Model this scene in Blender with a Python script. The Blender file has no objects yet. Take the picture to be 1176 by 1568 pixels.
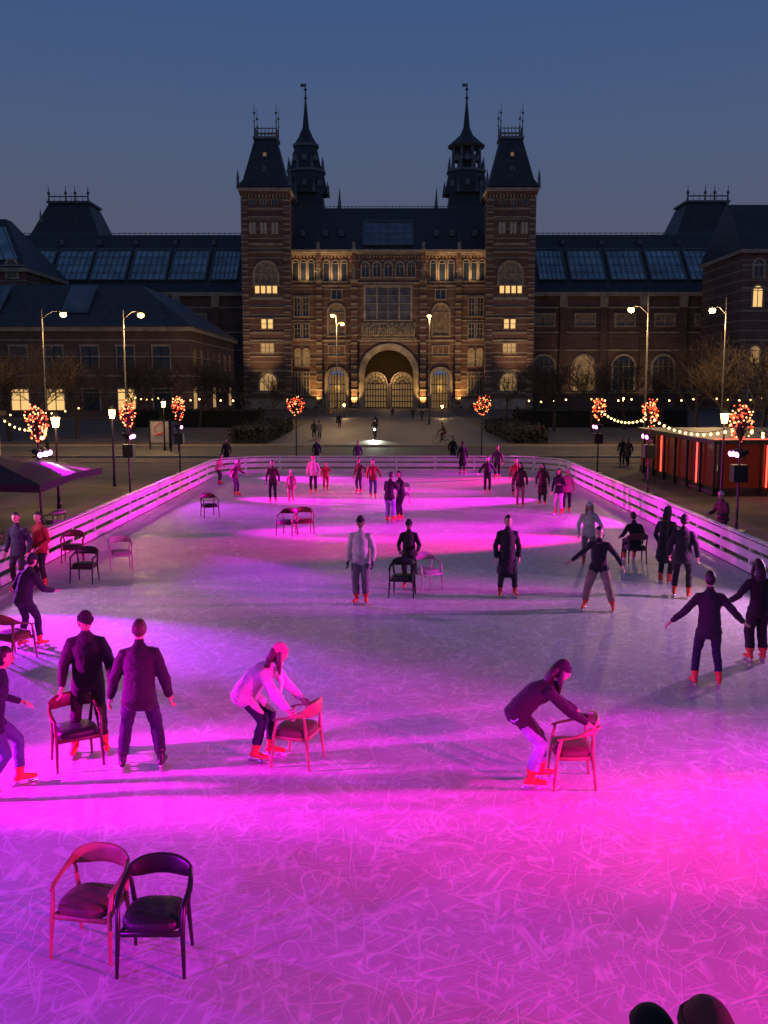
import bpy, math, random
from mathutils import Vector, Matrix, noise, kdtree
random.seed(7)
scene=bpy.context.scene
CX,CY,F,H0,VROW=595.0,784.0,1500.0,4.6,592.0
TH=math.atan((CY-VROW)/F)
def ray(px,row):
    u=(px-CX)/F; v=(CY-row)/F
    return Vector((u, math.cos(TH)+v*math.sin(TH), -math.sin(TH)+v*math.cos(TH)))
def XX(px,D,row=470):
    r=ray(px,row); return r.x/r.y*D
def ZZ(row,D):
    r=ray(CX,row); return H0+r.z/r.y*D
def G(px,row,z=0.0):
    r=ray(px,row); t=(z-H0)/r.z
    return Vector((r.x*t,r.y*t,z))
# ---------------------------------------------------------------- materials
MC={}
def mat(name,col,rough=0.7,metal=0.0,var=0.25,vs=3.0,bump=0.0,bs=20.0,emit=None,es=0.0,spec=0.5,coat=0.0,sheen=0.0):
    if name in MC: return MC[name]
    m=bpy.data.materials.new(name); m.use_nodes=True
    nt=m.node_tree; p=nt.nodes['Principled BSDF']
    p.inputs['Roughness'].default_value=rough; p.inputs['Metallic'].default_value=metal
    p.inputs['Specular IOR Level'].default_value=spec
    tc=nt.nodes.new('ShaderNodeTexCoord')
    if var>0:
        n=nt.nodes.new('ShaderNodeTexNoise'); n.inputs['Scale'].default_value=vs; n.inputs['Detail'].default_value=5
        nt.links.new(tc.outputs['Object'],n.inputs['Vector'])
        r=nt.nodes.new('ShaderNodeValToRGB')
        r.color_ramp.elements[0].position=0.3; r.color_ramp.elements[1].position=0.7
        r.color_ramp.elements[0].color=(*[c*(1-var) for c in col],1)
        r.color_ramp.elements[1].color=(*[min(1,c*(1+var)) for c in col],1)
        nt.links.new(n.outputs['Fac'],r.inputs['Fac']); nt.links.new(r.outputs['Color'],p.inputs['Base Color'])
    else: p.inputs['Base Color'].default_value=(*col,1)
    if bump>0:
        n2=nt.nodes.new('ShaderNodeTexNoise'); n2.inputs['Scale'].default_value=bs; n2.inputs['Detail'].default_value=4
        nt.links.new(tc.outputs['Object'],n2.inputs['Vector'])
        b=nt.nodes.new('ShaderNodeBump'); b.inputs['Strength'].default_value=bump; b.inputs['Distance'].default_value=0.02
        nt.links.new(n2.outputs['Fac'],b.inputs['Height']); nt.links.new(b.outputs['Normal'],p.inputs['Normal'])
    if emit:
        p.inputs['Emission Color'].default_value=(*emit,1); p.inputs['Emission Strength'].default_value=es
        try: m.cycles.emission_sampling='NONE'
        except Exception: pass
    if sheen: p.inputs['Sheen Weight'].default_value=sheen
    MC[name]=m; return m
def brickmat(name,c1,c2,band,period,bandw):
    m=bpy.data.materials.new(name); m.use_nodes=True; nt=m.node_tree; p=nt.nodes['Principled BSDF']
    p.inputs['Roughness'].default_value=0.85
    geo=nt.nodes.new('ShaderNodeNewGeometry')
    sep=nt.nodes.new('ShaderNodeSeparateXYZ'); nt.links.new(geo.outputs['Position'],sep.inputs[0])
    add=nt.nodes.new('ShaderNodeMath'); add.operation='ADD'; nt.links.new(sep.outputs['X'],add.inputs[0]); nt.links.new(sep.outputs['Y'],add.inputs[1])
    cmb=nt.nodes.new('ShaderNodeCombineXYZ'); nt.links.new(add.outputs[0],cmb.inputs['X']); nt.links.new(sep.outputs['Z'],cmb.inputs['Y'])
    br=nt.nodes.new('ShaderNodeTexBrick'); br.inputs['Scale'].default_value=1.0
    br.inputs['Brick Width'].default_value=0.5; br.inputs['Row Height'].default_value=0.18; br.inputs['Mortar Size'].default_value=0.012
    br.inputs['Color1'].default_value=(*c1,1); br.inputs['Color2'].default_value=(*c2,1); br.inputs['Mortar'].default_value=(0.2,0.17,0.15,1)
    nt.links.new(cmb.outputs[0],br.inputs['Vector'])
    ns=nt.nodes.new('ShaderNodeTexNoise'); ns.inputs['Scale'].default_value=0.35; ns.inputs['Detail'].default_value=6
    nt.links.new(geo.outputs['Position'],ns.inputs['Vector'])
    mr=nt.nodes.new('ShaderNodeMapRange'); mr.inputs['To Min'].default_value=0.4; mr.inputs['To Max'].default_value=1.55
    nt.links.new(ns.outputs['Fac'],mr.inputs['Value'])
    mul=nt.nodes.new('ShaderNodeMix'); mul.data_type='RGBA'; mul.blend_type='MULTIPLY'; mul.inputs['Factor'].default_value=1
    nt.links.new(br.outputs['Color'],mul.inputs['A']); nt.links.new(mr.outputs['Result'],mul.inputs['B'])
    fr=nt.nodes.new('ShaderNodeMath'); fr.operation='DIVIDE'; fr.inputs[1].default_value=period; nt.links.new(sep.outputs['Z'],fr.inputs[0])
    f2=nt.nodes.new('ShaderNodeMath'); f2.operation='FRACT'; nt.links.new(fr.outputs[0],f2.inputs[0])
    lt=nt.nodes.new('ShaderNodeMath'); lt.operation='LESS_THAN'; lt.inputs[1].default_value=bandw; nt.links.new(f2.outputs[0],lt.inputs[0])
    mx=nt.nodes.new('ShaderNodeMix'); mx.data_type='RGBA'; nt.links.new(lt.outputs[0],mx.inputs['Factor'])
    nt.links.new(mul.outputs['Result'],mx.inputs['A']); mx.inputs['B'].default_value=(*band,1)
    nt.links.new(mx.outputs['Result'],p.inputs['Base Color'])
    return m
M_BRICK=brickmat('museum_brick',(0.25,0.115,0.075),(0.17,0.08,0.055),(0.34,0.28,0.20),1.9,0.13)
M_BRICKP=brickmat('plain_brick',(0.17,0.085,0.06),(0.11,0.06,0.045),(0.2,0.16,0.12),3.1,0.06)
M_STONE=mat('sandstone',(0.42,0.34,0.24),0.8,var=0.35,vs=0.8,bump=0.5,bs=3)
M_SLATE=mat('slate_roof',(0.04,0.048,0.055),0.55,var=0.35,vs=1.2,bump=0.6,bs=6)
M_LEAD=mat('lead_trim',(0.14,0.17,0.18),0.5,var=0.3,vs=2)
M_DARKGL=mat('dark_glass',(0.03,0.04,0.05),0.12,var=0.3,vs=0.6,spec=0.8)
M_SKYGL=mat('skylight_glass',(0.34,0.50,0.52),0.25,metal=0.75,var=0.35,vs=0.25)
M_LIT=mat('lit_window',(0.8,0.6,0.3),0.5,var=0.0,emit=(1.0,0.60,0.20),es=0.95)
M_LIT2=mat('dim_lit_window',(0.3,0.22,0.12),0.5,var=0.5,vs=.8,emit=(1.0,0.58,0.22),es=0.13)
M_LIT3=mat('half_lit_window',(0.3,0.22,0.12),0.5,var=0.5,vs=.8,emit=(1.0,0.58,0.22),es=0.4)
M_BLACK=mat('black_iron',(0.02,0.02,0.022),0.5,metal=0.5,var=0.2)
M_WHITE=mat('white_paint_wood',(0.78,0.75,0.74),0.5,var=0.12,vs=1.5,bump=0.25,bs=14)
M_WARM=mat('warm_bulb',(1,0.7,0.3),0.5,var=0,emit=(1.0,0.58,0.16),es=9)
M_WARM2=mat('heart_warm_bulb',(1,0.6,0.3),0.5,var=0,emit=(1.0,0.48,0.16),es=4.0)
M_LAMP=mat('sodium_lens',(1,0.8,0.4),0.5,var=0,emit=(1.0,0.58,0.10),es=22)
M_REDB=mat('red_bulb',(1,0.1,0.05),0.5,var=0,emit=(1.0,0.07,0.02),es=4)
M_NEON=mat('red_neon',(1,0.1,0.05),0.5,var=0,emit=(1.0,0.05,0.03),es=5)
# ---------------------------------------------------------------- mesh accumulation
class Acc:
    def __init__(s): s.v=[]; s.f=[]; s.m=[]; s.mats=[]
    def mi(s,m):
        if m not in s.mats: s.mats.append(m)
        return s.mats.index(m)
    def add(s,v,f,m,X=None):
        o=len(s.v); k=s.mi(m)
        s.v+= [tuple(X@Vector(p)) for p in v] if X is not None else [tuple(p) for p in v]
        s.f+=[tuple(i+o for i in q) for q in f]; s.m+=[k]*len(f)
    def box(s,x0,x1,y0,y1,z0,z1,m,X=None):
        e=random.uniform(0.0005,0.004)
        if max(x1-x0,y1-y0)>3: x0-=e;x1+=e;y0-=e;y1+=e;z1+=e
        v=[(x0,y0,z0),(x1,y0,z0),(x1,y1,z0),(x0,y1,z0),(x0,y0,z1),(x1,y0,z1),(x1,y1,z1),(x0,y1,z1)]
        s.add(v,[(0,3,2,1),(4,5,6,7),(0,1,5,4),(1,2,6,5),(2,3,7,6),(3,0,4,7)],m,X)
    def frustum(s,a,b,m):
        x0,x1,y0,y1,z0=a; X0,X1,Y0,Y1,z1=b
        v=[(x0,y0,z0),(x1,y0,z0),(x1,y1,z0),(x0,y1,z0),(X0,Y0,z1),(X1,Y0,z1),(X1,Y1,z1),(X0,Y1,z1)]
        s.add(v,[(0,3,2,1),(4,5,6,7),(0,1,5,4),(1,2,6,5),(2,3,7,6),(3,0,4,7)],m)
    def cone(s,cx,cy,z0,r0,z1,r1,m,n=8,rot=None):
        if rot is None: rot=math.pi/n
        v=[]
        for z,r in ((z0,r0),(z1,r1)):
            for i in range(n):
                a=rot+2*math.pi*i/n; v.append((cx+r*math.cos(a),cy+r*math.sin(a),z))
        f=[(i,(i+1)%n,n+(i+1)%n,n+i) for i in range(n)]+[tuple(range(n-1,-1,-1)),tuple(range(n,2*n))]
        s.add(v,f,m)
    def sph(s,c,r,m,n=8,k=6,sc=(1,1,1),X=None):
        v=[(c[0],c[1],c[2]+r*sc[2])]
        for i in range(1,k):
            t=math.pi*i/k
            for j in range(n):
                a=2*math.pi*j/n
                v.append((c[0]+r*sc[0]*math.sin(t)*math.cos(a),c[1]+r*sc[1]*math.sin(t)*math.sin(a),c[2]+r*sc[2]*math.cos(t)))
        v.append((c[0],c[1],c[2]-r*sc[2])); L=len(v)-1
        f=[(0,1+j,1+(j+1)%n) for j in range(n)]
        for i in range(k-2):
            a=1+i*n; b=a+n
            f+=[(a+j,b+j,b+(j+1)%n,a+(j+1)%n) for j in range(n)]
        a=1+(k-2)*n
        f+=[(a+j,L,a+(j+1)%n) for j in range(n)]
        s.add(v,f,m,X)
    def tube(s,pts,rad,m,side=(1,0,0),n=8,X=None):
        v,f=tube(pts,rad,side,n); s.add(v,f,m,X)
    def obj(s,name,parent=None,smooth=False,loc=None):
        me=bpy.data.meshes.new(name); me.from_pydata(s.v,[],s.f)
        for m in s.mats: me.materials.append(m)
        me.polygons.foreach_set('material_index',s.m)
        if smooth: me.polygons.foreach_set('use_smooth',[True]*len(s.f))
        me.update()
        ob=bpy.data.objects.new(name,me); scene.collection.objects.link(ob)
        if parent: ob.parent=parent
        if loc is not None: ob.location=loc
        return ob
def tube(pts,rad,side=(1,0,0),n=10,rnd=True):
    pts=[Vector(p) for p in pts]; rad=[(r,r) if not isinstance(r,(tuple,list)) else r for r in rad]
    N=len(pts); side=Vector(side); rings=[]
    for i in range(N):
        t=(pts[min(i+1,N-1)]-pts[max(i-1,0)]); t=t.normalized() if t.length>1e-9 else Vector((0,0,1))
        sd=side-t*side.dot(t)
        if sd.length<0.15:
            a=Vector((0,1,0)); sd=a-t*a.dot(t)
            if sd.length<0.15: sd=Vector((0,0,1))-t*t.z
        sd.normalize(); u=t.cross(sd)
        if rnd and i==0:
            k=min(rad[0]); rings.append((pts[0]-t*k*0.55,sd,u,rad[0][0]*.62,rad[0][1]*.62))
        rings.append((pts[i],sd,u,rad[i][0],rad[i][1]))
        if rnd and i==N-1:
            k=min(rad[-1]); rings.append((pts[-1]+t*k*0.55,sd,u,rad[-1][0]*.62,rad[-1][1]*.62))
    v=[];f=[]
    for c,sd,u,a,b in rings:
        for j in range(n):
            w=2*math.pi*j/n; v.append(tuple(c+sd*(a*math.cos(w))+u*(b*math.sin(w))))
    for i in range(len(rings)-1):
        for j in range(n):
            f.append((i*n+j,i*n+(j+1)%n,(i+1)*n+(j+1)%n,(i+1)*n+j))
    f.append(tuple(range(n-1,-1,-1))); f.append(tuple(range((len(rings)-1)*n,len(rings)*n)))
    return v,f
def empty(name,loc=(0,0,0)):
    e=bpy.data.objects.new(name,None); scene.collection.objects.link(e); e.location=loc; e.empty_display_size=0.3
    return e
def light(name,kind,loc,col,energy,parent=None,aim=None,size=0.1,angle=60,blend=0.6):
    d=bpy.data.lights.new(name,kind); d.energy=energy; d.color=col
    if kind in('POINT','SPOT'): d.shadow_soft_size=size
    if kind=='SPOT': d.spot_size=math.radians(angle); d.spot_blend=blend
    o=bpy.data.objects.new(name,d); scene.collection.objects.link(o); o.location=loc
    if aim is not None: o.rotation_euler=(Vector(aim)-Vector(loc)).to_track_quat('-Z','Y').to_euler()
    if parent:
        o.parent=parent; o.matrix_parent_inverse=Matrix.Translation(-Vector(parent.location))
    return o
# ---------------------------------------------------------------- ground
def sheet(name,pts,z,m):
    a=Acc(); a.add([(x,y,z) for x,y in pts],[tuple(range(len(pts)))],m); return a.obj(name)
M_GROUND=mat('gravel_ground',(0.10,0.076,0.058),0.9,var=0.45,vs=0.5,bump=0.6,bs=9)
M_ASPH=mat('asphalt',(0.065,0.06,0.055),0.75,var=0.3,vs=0.7,bump=0.4,bs=12)
M_PAVE=mat('paving_stone',(0.12,0.11,0.10),0.6,var=0.3,vs=0.9,bump=0.3,bs=5)
M_KERB=mat('kerb_stone',(0.30,0.26,0.2),0.7,var=0.2)
sheet('ground',[(-900,-300),(900,-300),(900,1500),(-900,1500)],0,M_GROUND)
sheet('road',[(-300,64),(300,64),(300,76),(-300,76)],0.004,M_ASPH)
sheet('plaza_path',[(-9.6,77),(9.6,77),(12,208),(-12,208)],0.004,M_PAVE)
k=Acc()
for y in (63.7,76.1): k.box(-200,200,y,y+0.25,0,0.12,M_KERB)
for y in (59.2,): k.box(-60,60,y,y+0.18,0,0.05,M_KERB)
k.obj('kerb')
lm=Acc()
for i in range(-40,41): lm.box(i*4,i*4+1.6,69.9,70.02,0.005,0.0085,M_KERB)
lm.obj('road_marking')
# ---- ice
def icemat():
    m=bpy.data.materials.new('skated_ice'); m.use_nodes=True; nt=m.node_tree; p=nt.nodes['Principled BSDF']
    L=nt.links.new
    geo=nt.nodes.new('ShaderNodeNewGeometry')
    def nz(scale,detail=0,dist=0.0,off=(0,0,0),sc=(1,1,1),rot=0):
        mp=nt.nodes.new('ShaderNodeMapping'); mp.vector_type='TEXTURE'; mp.inputs['Location'].default_value=off; mp.inputs['Scale'].default_value=(1/sc[0],1/sc[1],1/sc[2]); mp.inputs['Rotation'].default_value=(0,0,rot)
        L(geo.outputs['Position'],mp.inputs['Vector'])
        n=nt.nodes.new('ShaderNodeTexNoise'); n.inputs['Scale'].default_value=scale; n.inputs['Detail'].default_value=detail; n.inputs['Distortion'].default_value=dist
        L(mp.outputs[0],n.inputs['Vector']); return n.outputs['Fac']
    def mth(op,a,b=None,c=None,clamp=False):
        n=nt.nodes.new('ShaderNodeMath'); n.operation=op; n.use_clamp=clamp
        for i,x in enumerate((a,b,c)):
            if x is None: continue
            if isinstance(x,(int,float)): n.inputs[i].default_value=x
            else: L(x,n.inputs[i])
        return n.outputs[0]
    tot=None
    specs=[(2.2,.50,.3,0),(2.2,.47,.25,.7),(3.0,.52,.22,2.1),(3.0,.5,.2,1.3),(4.2,.48,.2,2.7),(4.2,.5,.16,.35),(4.2,.53,.2,1.75),(6,.5,.16,1.0),(6,.47,.15,2.45),(8,.5,.14,.15),(8,.5,.14,2.0),(8,.52,.12,2.95)]
    for i,(s,lv,an,rot) in enumerate(specs):
        n=nz(s,0,0.25,(i*13.7,i*7.1,i*3.3),(1,an,1),rot)
        d=mth('ABSOLUTE',mth('SUBTRACT',n,lv))
        w=0.0036*s+0.0012
        l=mth('SUBTRACT',1.0,mth('DIVIDE',d,w),clamp=True)
        mask=mth('MULTIPLY',mth('SUBTRACT',nz(1.1+0.25*i,1,0,(i*5.1,i*9.7,2)),0.46),9.0,clamp=True)
        l=mth('MULTIPLY',l,mask)
        tot=l if tot is None else mth('MAXIMUM',tot,l)
    big=nz(0.25,5,0.5); fine=nz(40,4,0); mid=nz(2.2,6,0.4)
    r=nt.nodes.new('ShaderNodeValToRGB'); r.color_ramp.elements[0].position=0.3; r.color_ramp.elements[1].position=0.72
    r.color_ramp.elements[0].color=(0.36,0.355,0.37,1); r.color_ramp.elements[1].color=(0.52,0.515,0.53,1)
    L(mth('ADD',mth('MULTIPLY',big,.5),mth('ADD',mth('MULTIPLY',mid,.35),mth('MULTIPLY',fine,.15))),r.inputs['Fac'])
    mx=nt.nodes.new('ShaderNodeMix'); mx.data_type='RGBA'; L(mth('MULTIPLY',tot,0.5),mx.inputs['Factor']); L(r.outputs['Color'],mx.inputs['A']); mx.inputs['B'].default_value=(.85,.86,.88,1)
    L(mx.outputs['Result'],p.inputs['Base Color'])
    L(mth('ADD',mth('MULTIPLY',mid,0.4),0.30),p.inputs['Roughness'])
    p.inputs['IOR'].default_value=1.31
    hgt=mth('ADD',mth('MULTIPLY',tot,-0.5),mth('ADD',mth('MULTIPLY',fine,0.5),mth('MULTIPLY',mid,1.0)))
    b=nt.nodes.new('ShaderNodeBump'); b.inputs['Strength'].default_value=0.45; b.inputs['Distance'].default_value=0.008
    L(hgt,b.inputs['Height']); L(b.outputs['Normal'],p.inputs['Normal'])
    return m
M_ICE=icemat()
RX,RY=8.9,52.5
def rinkpath(x,yb,r,y0=-8,n=8):
    pts=[(-x,y0)]
    y=y0
    while y<yb-r-2: y+=2.1; pts.append((-x,min(y,yb-r)))
    for i in range(0,n+1):
        a=math.pi-(math.pi/2)*i/n; pts.append((-x+r+r*math.cos(a),yb-r+r*math.sin(a)))
    q=-x+r
    while q<x-r-2: q+=2.1; pts.append((q,yb))
    for i in range(0,n+1):
        a=math.pi/2-(math.pi/2)*i/n; pts.append((x-r+r*math.cos(a),yb-r+r*math.sin(a)))
    y=yb-r
    while y>y0+2: y-=2.1; pts.append((x,y))
    return pts
ice=rinkpath(RX,RY,3.0)
sheet('ice',ice,0.012,M_ICE)
fe=Acc()
fp=rinkpath(RX+0.12,RY+0.12,3.1)
for i,(a,b) in enumerate(zip(fp[:-1],fp[1:])):
    A=Vector((*a,0)); B=Vector((*b,0)); d=(B-A); Ln=d.length
    if Ln<0.01: continue
    X=Matrix.Translation(A)@Matrix.Rotation(math.atan2(d.y,d.x),4,'Z')
    for z0,z1,t in ((0.0,0.20,0.03),(0.33,0.52,0.022),(0.62,0.80,0.022)):
        fe.box(0,Ln-0.006,-t,t,z0,z1,M_WHITE,X)
    fe.box(-0.01,Ln-0.012,-0.07,0.07,0.86,0.90,M_WHITE,X)
    if Ln>1.0 or i%3==0:
        fe.box(0.0,0.09,0.024,0.10,0,0.857,M_WHITE,X)
        fe.tube([(0.04,0.1,0.8),(0.04,0.55,0.02)],[0.025,0.025],M_WHITE,n=5,X=X)
fe.obj('rink_fence')
# ---------------------------------------------------------------- museum
mus=empty('museum',(0,209,0))
def P_(a,name,smooth=False):
    o=a.obj(name,mus,smooth); o.matrix_parent_inverse=Matrix.Translation((0,-209,0)); return o
W=Acc(); S=Acc(); R=Acc(); GL=Acc(); SK=Acc(); DT=Acc()
def BX(A,p0,r0,p1,r1,yf,yb,m):
    A.box(XX(p0,yf),XX(p1,yf),yf,yb,ZZ(r1,yf),ZZ(r0,yf),m)
def mirr(l): return [l,(1190-l[2],l[1],1190-l[0],l[3])+tuple(l[4:])]
def win(p0,r0,p1,r1,y,arch=False,glass=None,nv=1,nh=1,fw=0.28,frame=None,shelf=True):
    glass=glass or M_DARKGL; frame=frame or M_STONE
    x0,x1=XX(p0,y),XX(p1,y); z1,z0=ZZ(r0,y),ZZ(r1,y); w=x1-x0; c=(x0+x1)/2
    if arch:
        r=w/2; zs=z1-r; n=10
        arc=[(c+r*math.cos(math.pi*i/n),zs+r*math.sin(math.pi*i/n)) for i in range(n+1)]
        v=[(x1,y-.05,z0)]+[(a,y-.05,b) for a,b in arc]+[(x0,y-.05,z0)]
        GL.add(v,[tuple(range(len(v)))[::-1]],glass)
        ro=r+fw; v=[];f=[]
        for i in range(n+1):
            t=math.pi*i/n
            for rr,yy in ((r,y-.22),(ro,y-.22),(ro,y),(r,y)):
                v.append((c+rr*math.cos(t),yy,zs+rr*math.sin(t)))
        for i in range(n):
            for j in range(4):
                f.append((i*4+j,i*4+(j+1)%4,(i+1)*4+(j+1)%4,(i+1)*4+j))
        S.add(v,f,frame)
        S.box(x0-fw,x0,y-.22,y,z0,zs,frame); S.box(x1,x1+fw,y-.22,y,z0,zs,frame)
    else:
        zs=z1
        GL.box(x0,x1,y-.05,y,z0,z1,glass)
        S.box(x0-fw,x0,y-.22,y,z0,z1,frame); S.box(x1,x1+fw,y-.22,y,z0,z1,frame)
        S.box(x0-fw-.05,x1+fw+.05,y-.25,y,z1,z1+fw,frame)
    if shelf: S.box(x0-fw-.1,x1+fw+.1,y-.3,y,z0-.25,z0,frame)
    for i in range(1,nv+1):
        x=x0+w*i/(nv+1); DT.box(x-.07,x+.07,y-.13,y-.051,z0,z1-(0.15*w if arch else 0),frame)
    for i in range(1,nh+1):
        z=z0+(zs-z0)*i/(nh+1) if not arch else z0+(zs-z0)*i/nh
        DT.box(x0,x1,y-.125,y-.052,z-.06,z+.06,frame)
def archwall(p0,p1,rt,rb,pc,rin,rspr,yf,yb,m,rim=None,rimw=0.6):
    x0,x1=XX(p0,yf),XX(p1,yf); zt,zb=ZZ(rt,yf),ZZ(rb,yf); c=XX(pc,yf); r=XX(pc+rin,yf)-c; zs=ZZ(rspr,yf); n=16
    W.box(x0,c-r,yf,yb,zb,zs,m); W.box(c+r,x1,yf,yb,zb,zs,m)
    v=[];f=[]
    for i in range(n+1):
        t=math.pi*i/n; a=(c+r*math.cos(t),zs+r*math.sin(t))
        ca,sa=math.cos(t),math.sin(t)
        hw=(x1-c) if ca>0 else (c-x0)
        k=min(hw/max(abs(ca),1e-6),(zt-zs)/max(sa,1e-6)); o=(c+k*ca,zs+k*sa)
        for (q,yy) in ((a,yf),(o,yf),(a,yb),(o,yb)): v.append((q[0],yy,q[1]))
    for i in range(n):
        b=i*4;e=b+4
        f+=[(b,b+1,e+1,e),(b,e,e+2,b+2),(b+2,e+2,e+3,b+3),(b+1,b+3,e+3,e+1)]
    for xx_,s_ in ((x1,0),(x0,1)):
        hw=abs(xx_-c); t=math.atan2(zt-zs,hw); t=t if s_==0 else math.pi-t
        i=min(n-1,int(t/math.pi*n)); a=v[i*4+1]; b2=v[i*4+5]
        v2=[a,(xx_,yf,zt),b2]; o=len(v); v+=v2; f.append((o,o+1,o+2) )
    W.add(v,f,m)
    if rim:
        v=[];f=[]
        for i in range(n+1):
            t=math.pi*i/n
            for rr,yy in ((r-.02,yf-.35),(r+rimw,yf-.35),(r+rimw,yf),(r-.02,yf)):
                v.append((c+rr*math.cos(t),yy,zs+rr*math.sin(t)))
        for i in range(n):
            for j in range(4): f.append((i*4+j,i*4+(j+1)%4,(i+1)*4+(j+1)%4,(i+1)*4+j))
        S.add(v,f,rim)
        S.box(c-r-rimw,c-r-.003,yf-.35,yf-.003,zb,zs,rim); S.box(c+r+.003,c+r+rimw,yf-.35,yf-.003,zb,zs,rim)
D=209
BX(W,447,388,743,520,D,D+16,M_BRICK)
for a,b in ((447,495),(535,550),(641,655),(695,743)): BX(W,a,520.5,b,632,D,D+16,M_BRICK)
archwall(550,641,520,632,595.5,38,573,D-.8,D+3,M_BRICK,M_STONE,1.2)
archwall(495,535,520,632,515,14,580,D-.1,D+3,M_BRICK,M_STONE,0.6)
archwall(655,695,520,632,675,14,580,D-.1,D+3,M_BRICK,M_STONE,0.6)
BX(W,545,392,646,520,D-.8,D,M_BRICK)
M_PASS=mat('passage_stone',(0.22,0.16,0.10),0.8,var=0.4)
x0,x1=XX(550,D),XX(641,D)
zc=ZZ(533,D)
W.box(x0,x1,D+20,D+21,-.3,zc+3,M_PASS)
W.box(x0,x0+.8,D+3,D+20,-.3,zc+3,M_PASS); W.box(x1-.8,x1,D+3,D+20,-.3,zc+3,M_PASS); W.box(x0,x1,D+3,D+20,zc+1,zc+1.5,M_PASS)
yy=D+5
for c in (-2.9,2.9):
    n=14; rr=2.3
    cc=XX(595.5,D)+c
    arc=[(cc+rr*math.cos(math.pi*i/n),5.2+rr*math.sin(math.pi*i/n)) for i in range(n+1)]
    v=[(cc+rr,yy,.2)]+[(a,yy,b) for a,b in arc]+[(cc-rr,yy,.2)]
    GL.add(v,[tuple(range(len(v)))[::-1]],M_LIT2)
    for rad in (2.45,1.5,.75):
        S.tube([(cc+rad*math.cos(math.pi*i/n),yy-.2,5.2+rad*math.sin(math.pi*i/n)) for i in range(n+1)],[.16 if rad>2 else .07]*(n+1),M_STONE if rad>2 else M_BLACK,side=(0,1,0),n=5)
    for i in range(7):
        t=math.pi*(i+.5)/7; DT.tube([(cc+.3*math.cos(t),yy-.15,5.2+.3*math.sin(t)),(cc+2.3*math.cos(t),yy-.15,5.2+2.3*math.sin(t))],[.06,.06],M_BLACK,n=4)
    for i in range(9):
        x=cc-rr+2*rr*i/8; DT.box(x-.08,x+.08,yy-.15,yy-.02,0,5.2,M_BLACK)
    for z in (1.4,2.6,4.0,5.2): DT.box(cc-rr,cc+rr,yy-.12,yy-.03,z-.09,z+.09,M_BLACK)
    for s_ in (-1,1): S.tube([(cc+s_*2.6,yy-.6,0),(cc+s_*2.6,yy-.6,5.2)],[.28,.24],M_STONE,n=8)
for c in (515,675):
    cc=XX(c,D); GL.box(cc-1.7,cc+1.7,D+3,D+3.1,0,7,M_LIT2)
    for dx in (-1.2,-.6,0,.6,1.2): DT.box(cc+dx-.08,cc+dx+.08,D+2.6,D+2.8,0,7.5,M_BLACK)
    for z in (1.5,3.2,5): DT.box(cc-1.8,cc+1.8,D+2.62,D+2.78,z-.08,z+.08,M_BLACK)
for r in (436,452,490,520,548,575,604): 
    for a,b in ((447,487),(703,743)): BX(S,a,r,b,r+2.2,D-.12,D-.002,M_STONE)
for r in (436,520,): BX(S,490,r,545,r+3,D-.2,D-.002,M_STONE); BX(S,646,r,700,r+3,D-.2,D-.002,M_STONE)
for r in (432,520): BX(S,545,r,646,r+3,D-1.0,D-.803,M_STONE)
BX(S,446,382,744,386,D-1.3,D+1,M_STONE); BX(S,447,387,744,390,D-.7,D+1,M_STONE)
for i in range(56):
    p=449+i*5.3; BX(S,p,390.5,p+2,394,D-.5-(.6 if 545<p<646 else 0),D,M_STONE)
for a,b in ((449,457),(461,469),(473,481)):
    for l in mirr((a,398,b,430)): win(l[0],l[1],l[2],l[3],D,True,None,0,1,.18)
for a,b in ((496,504),(509,518),(523,531)):
    for l in mirr((a,399,b,431)): win(l[0],l[1],l[2],l[3],D,True,None,0,1,.2)
for i in range(5):
    a=554+i*17.5; win(a,402,a+11,424,D-.8,True,None,1,1,.25)
win(560,440,628,490,D-.8,False,mat('stained_glass',(0.09,0.10,0.13),0.25,var=0.6,vs=0.8),3,3,.5)
for p in (577.3,611): DT.box(XX(p,D)-.16,XX(p,D)+.16,D-1.1,D-.8,ZZ(490,D),ZZ(440,D),M_STONE)
M_REL=mat('relief_stone',(0.36,0.29,0.2),0.85,var=0.5,vs=2.0,bump=1.0,bs=4)
BX(S,553,494,636,516,D-1.05,D-.8,M_REL)
for i in range(26):
    p=556+i*3.1; h=random.uniform(9,15); x=XX(p,D); zb=ZZ(514,D)
    S.tube([(x,D-1.15,zb),(x+random.uniform(-.2,.2),D-1.2,zb+h*.14)],[.22,.15],M_REL,n=6); S.sph((x,D-1.2,zb+h*.14+.15),.16,M_REL,6,4)
BX(S,553,517,638,519,D-1.2,D-.804,M_STONE)
M_TAB=mat('tile_tableau',(0.30,0.22,0.13),0.6,var=0.5,vs=1.5)
for l in mirr((503,466,527,514)): win(l[0],l[1],l[2],l[3],D,True,M_TAB,0,1,.35)
for l in mirr((503,530,527,545)): win(l[0],l[1],l[2],l[3],D,False,M_TAB,2,0,.2)
for l in mirr((508,444,523,458)): win(l[0],l[1],l[2],l[3],D,False,None,1,0,.2)
for r0,r1 in ((456,484),(496,518),(534,560),(571,604)):
    for l in mirr((451,r0,459,r1))+mirr((464,r0,472,r1)): win(l[0],l[1],l[2],l[3],D,r0==534,M_LIT2 if r0 in (534,) else None,1,2,.22)
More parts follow.
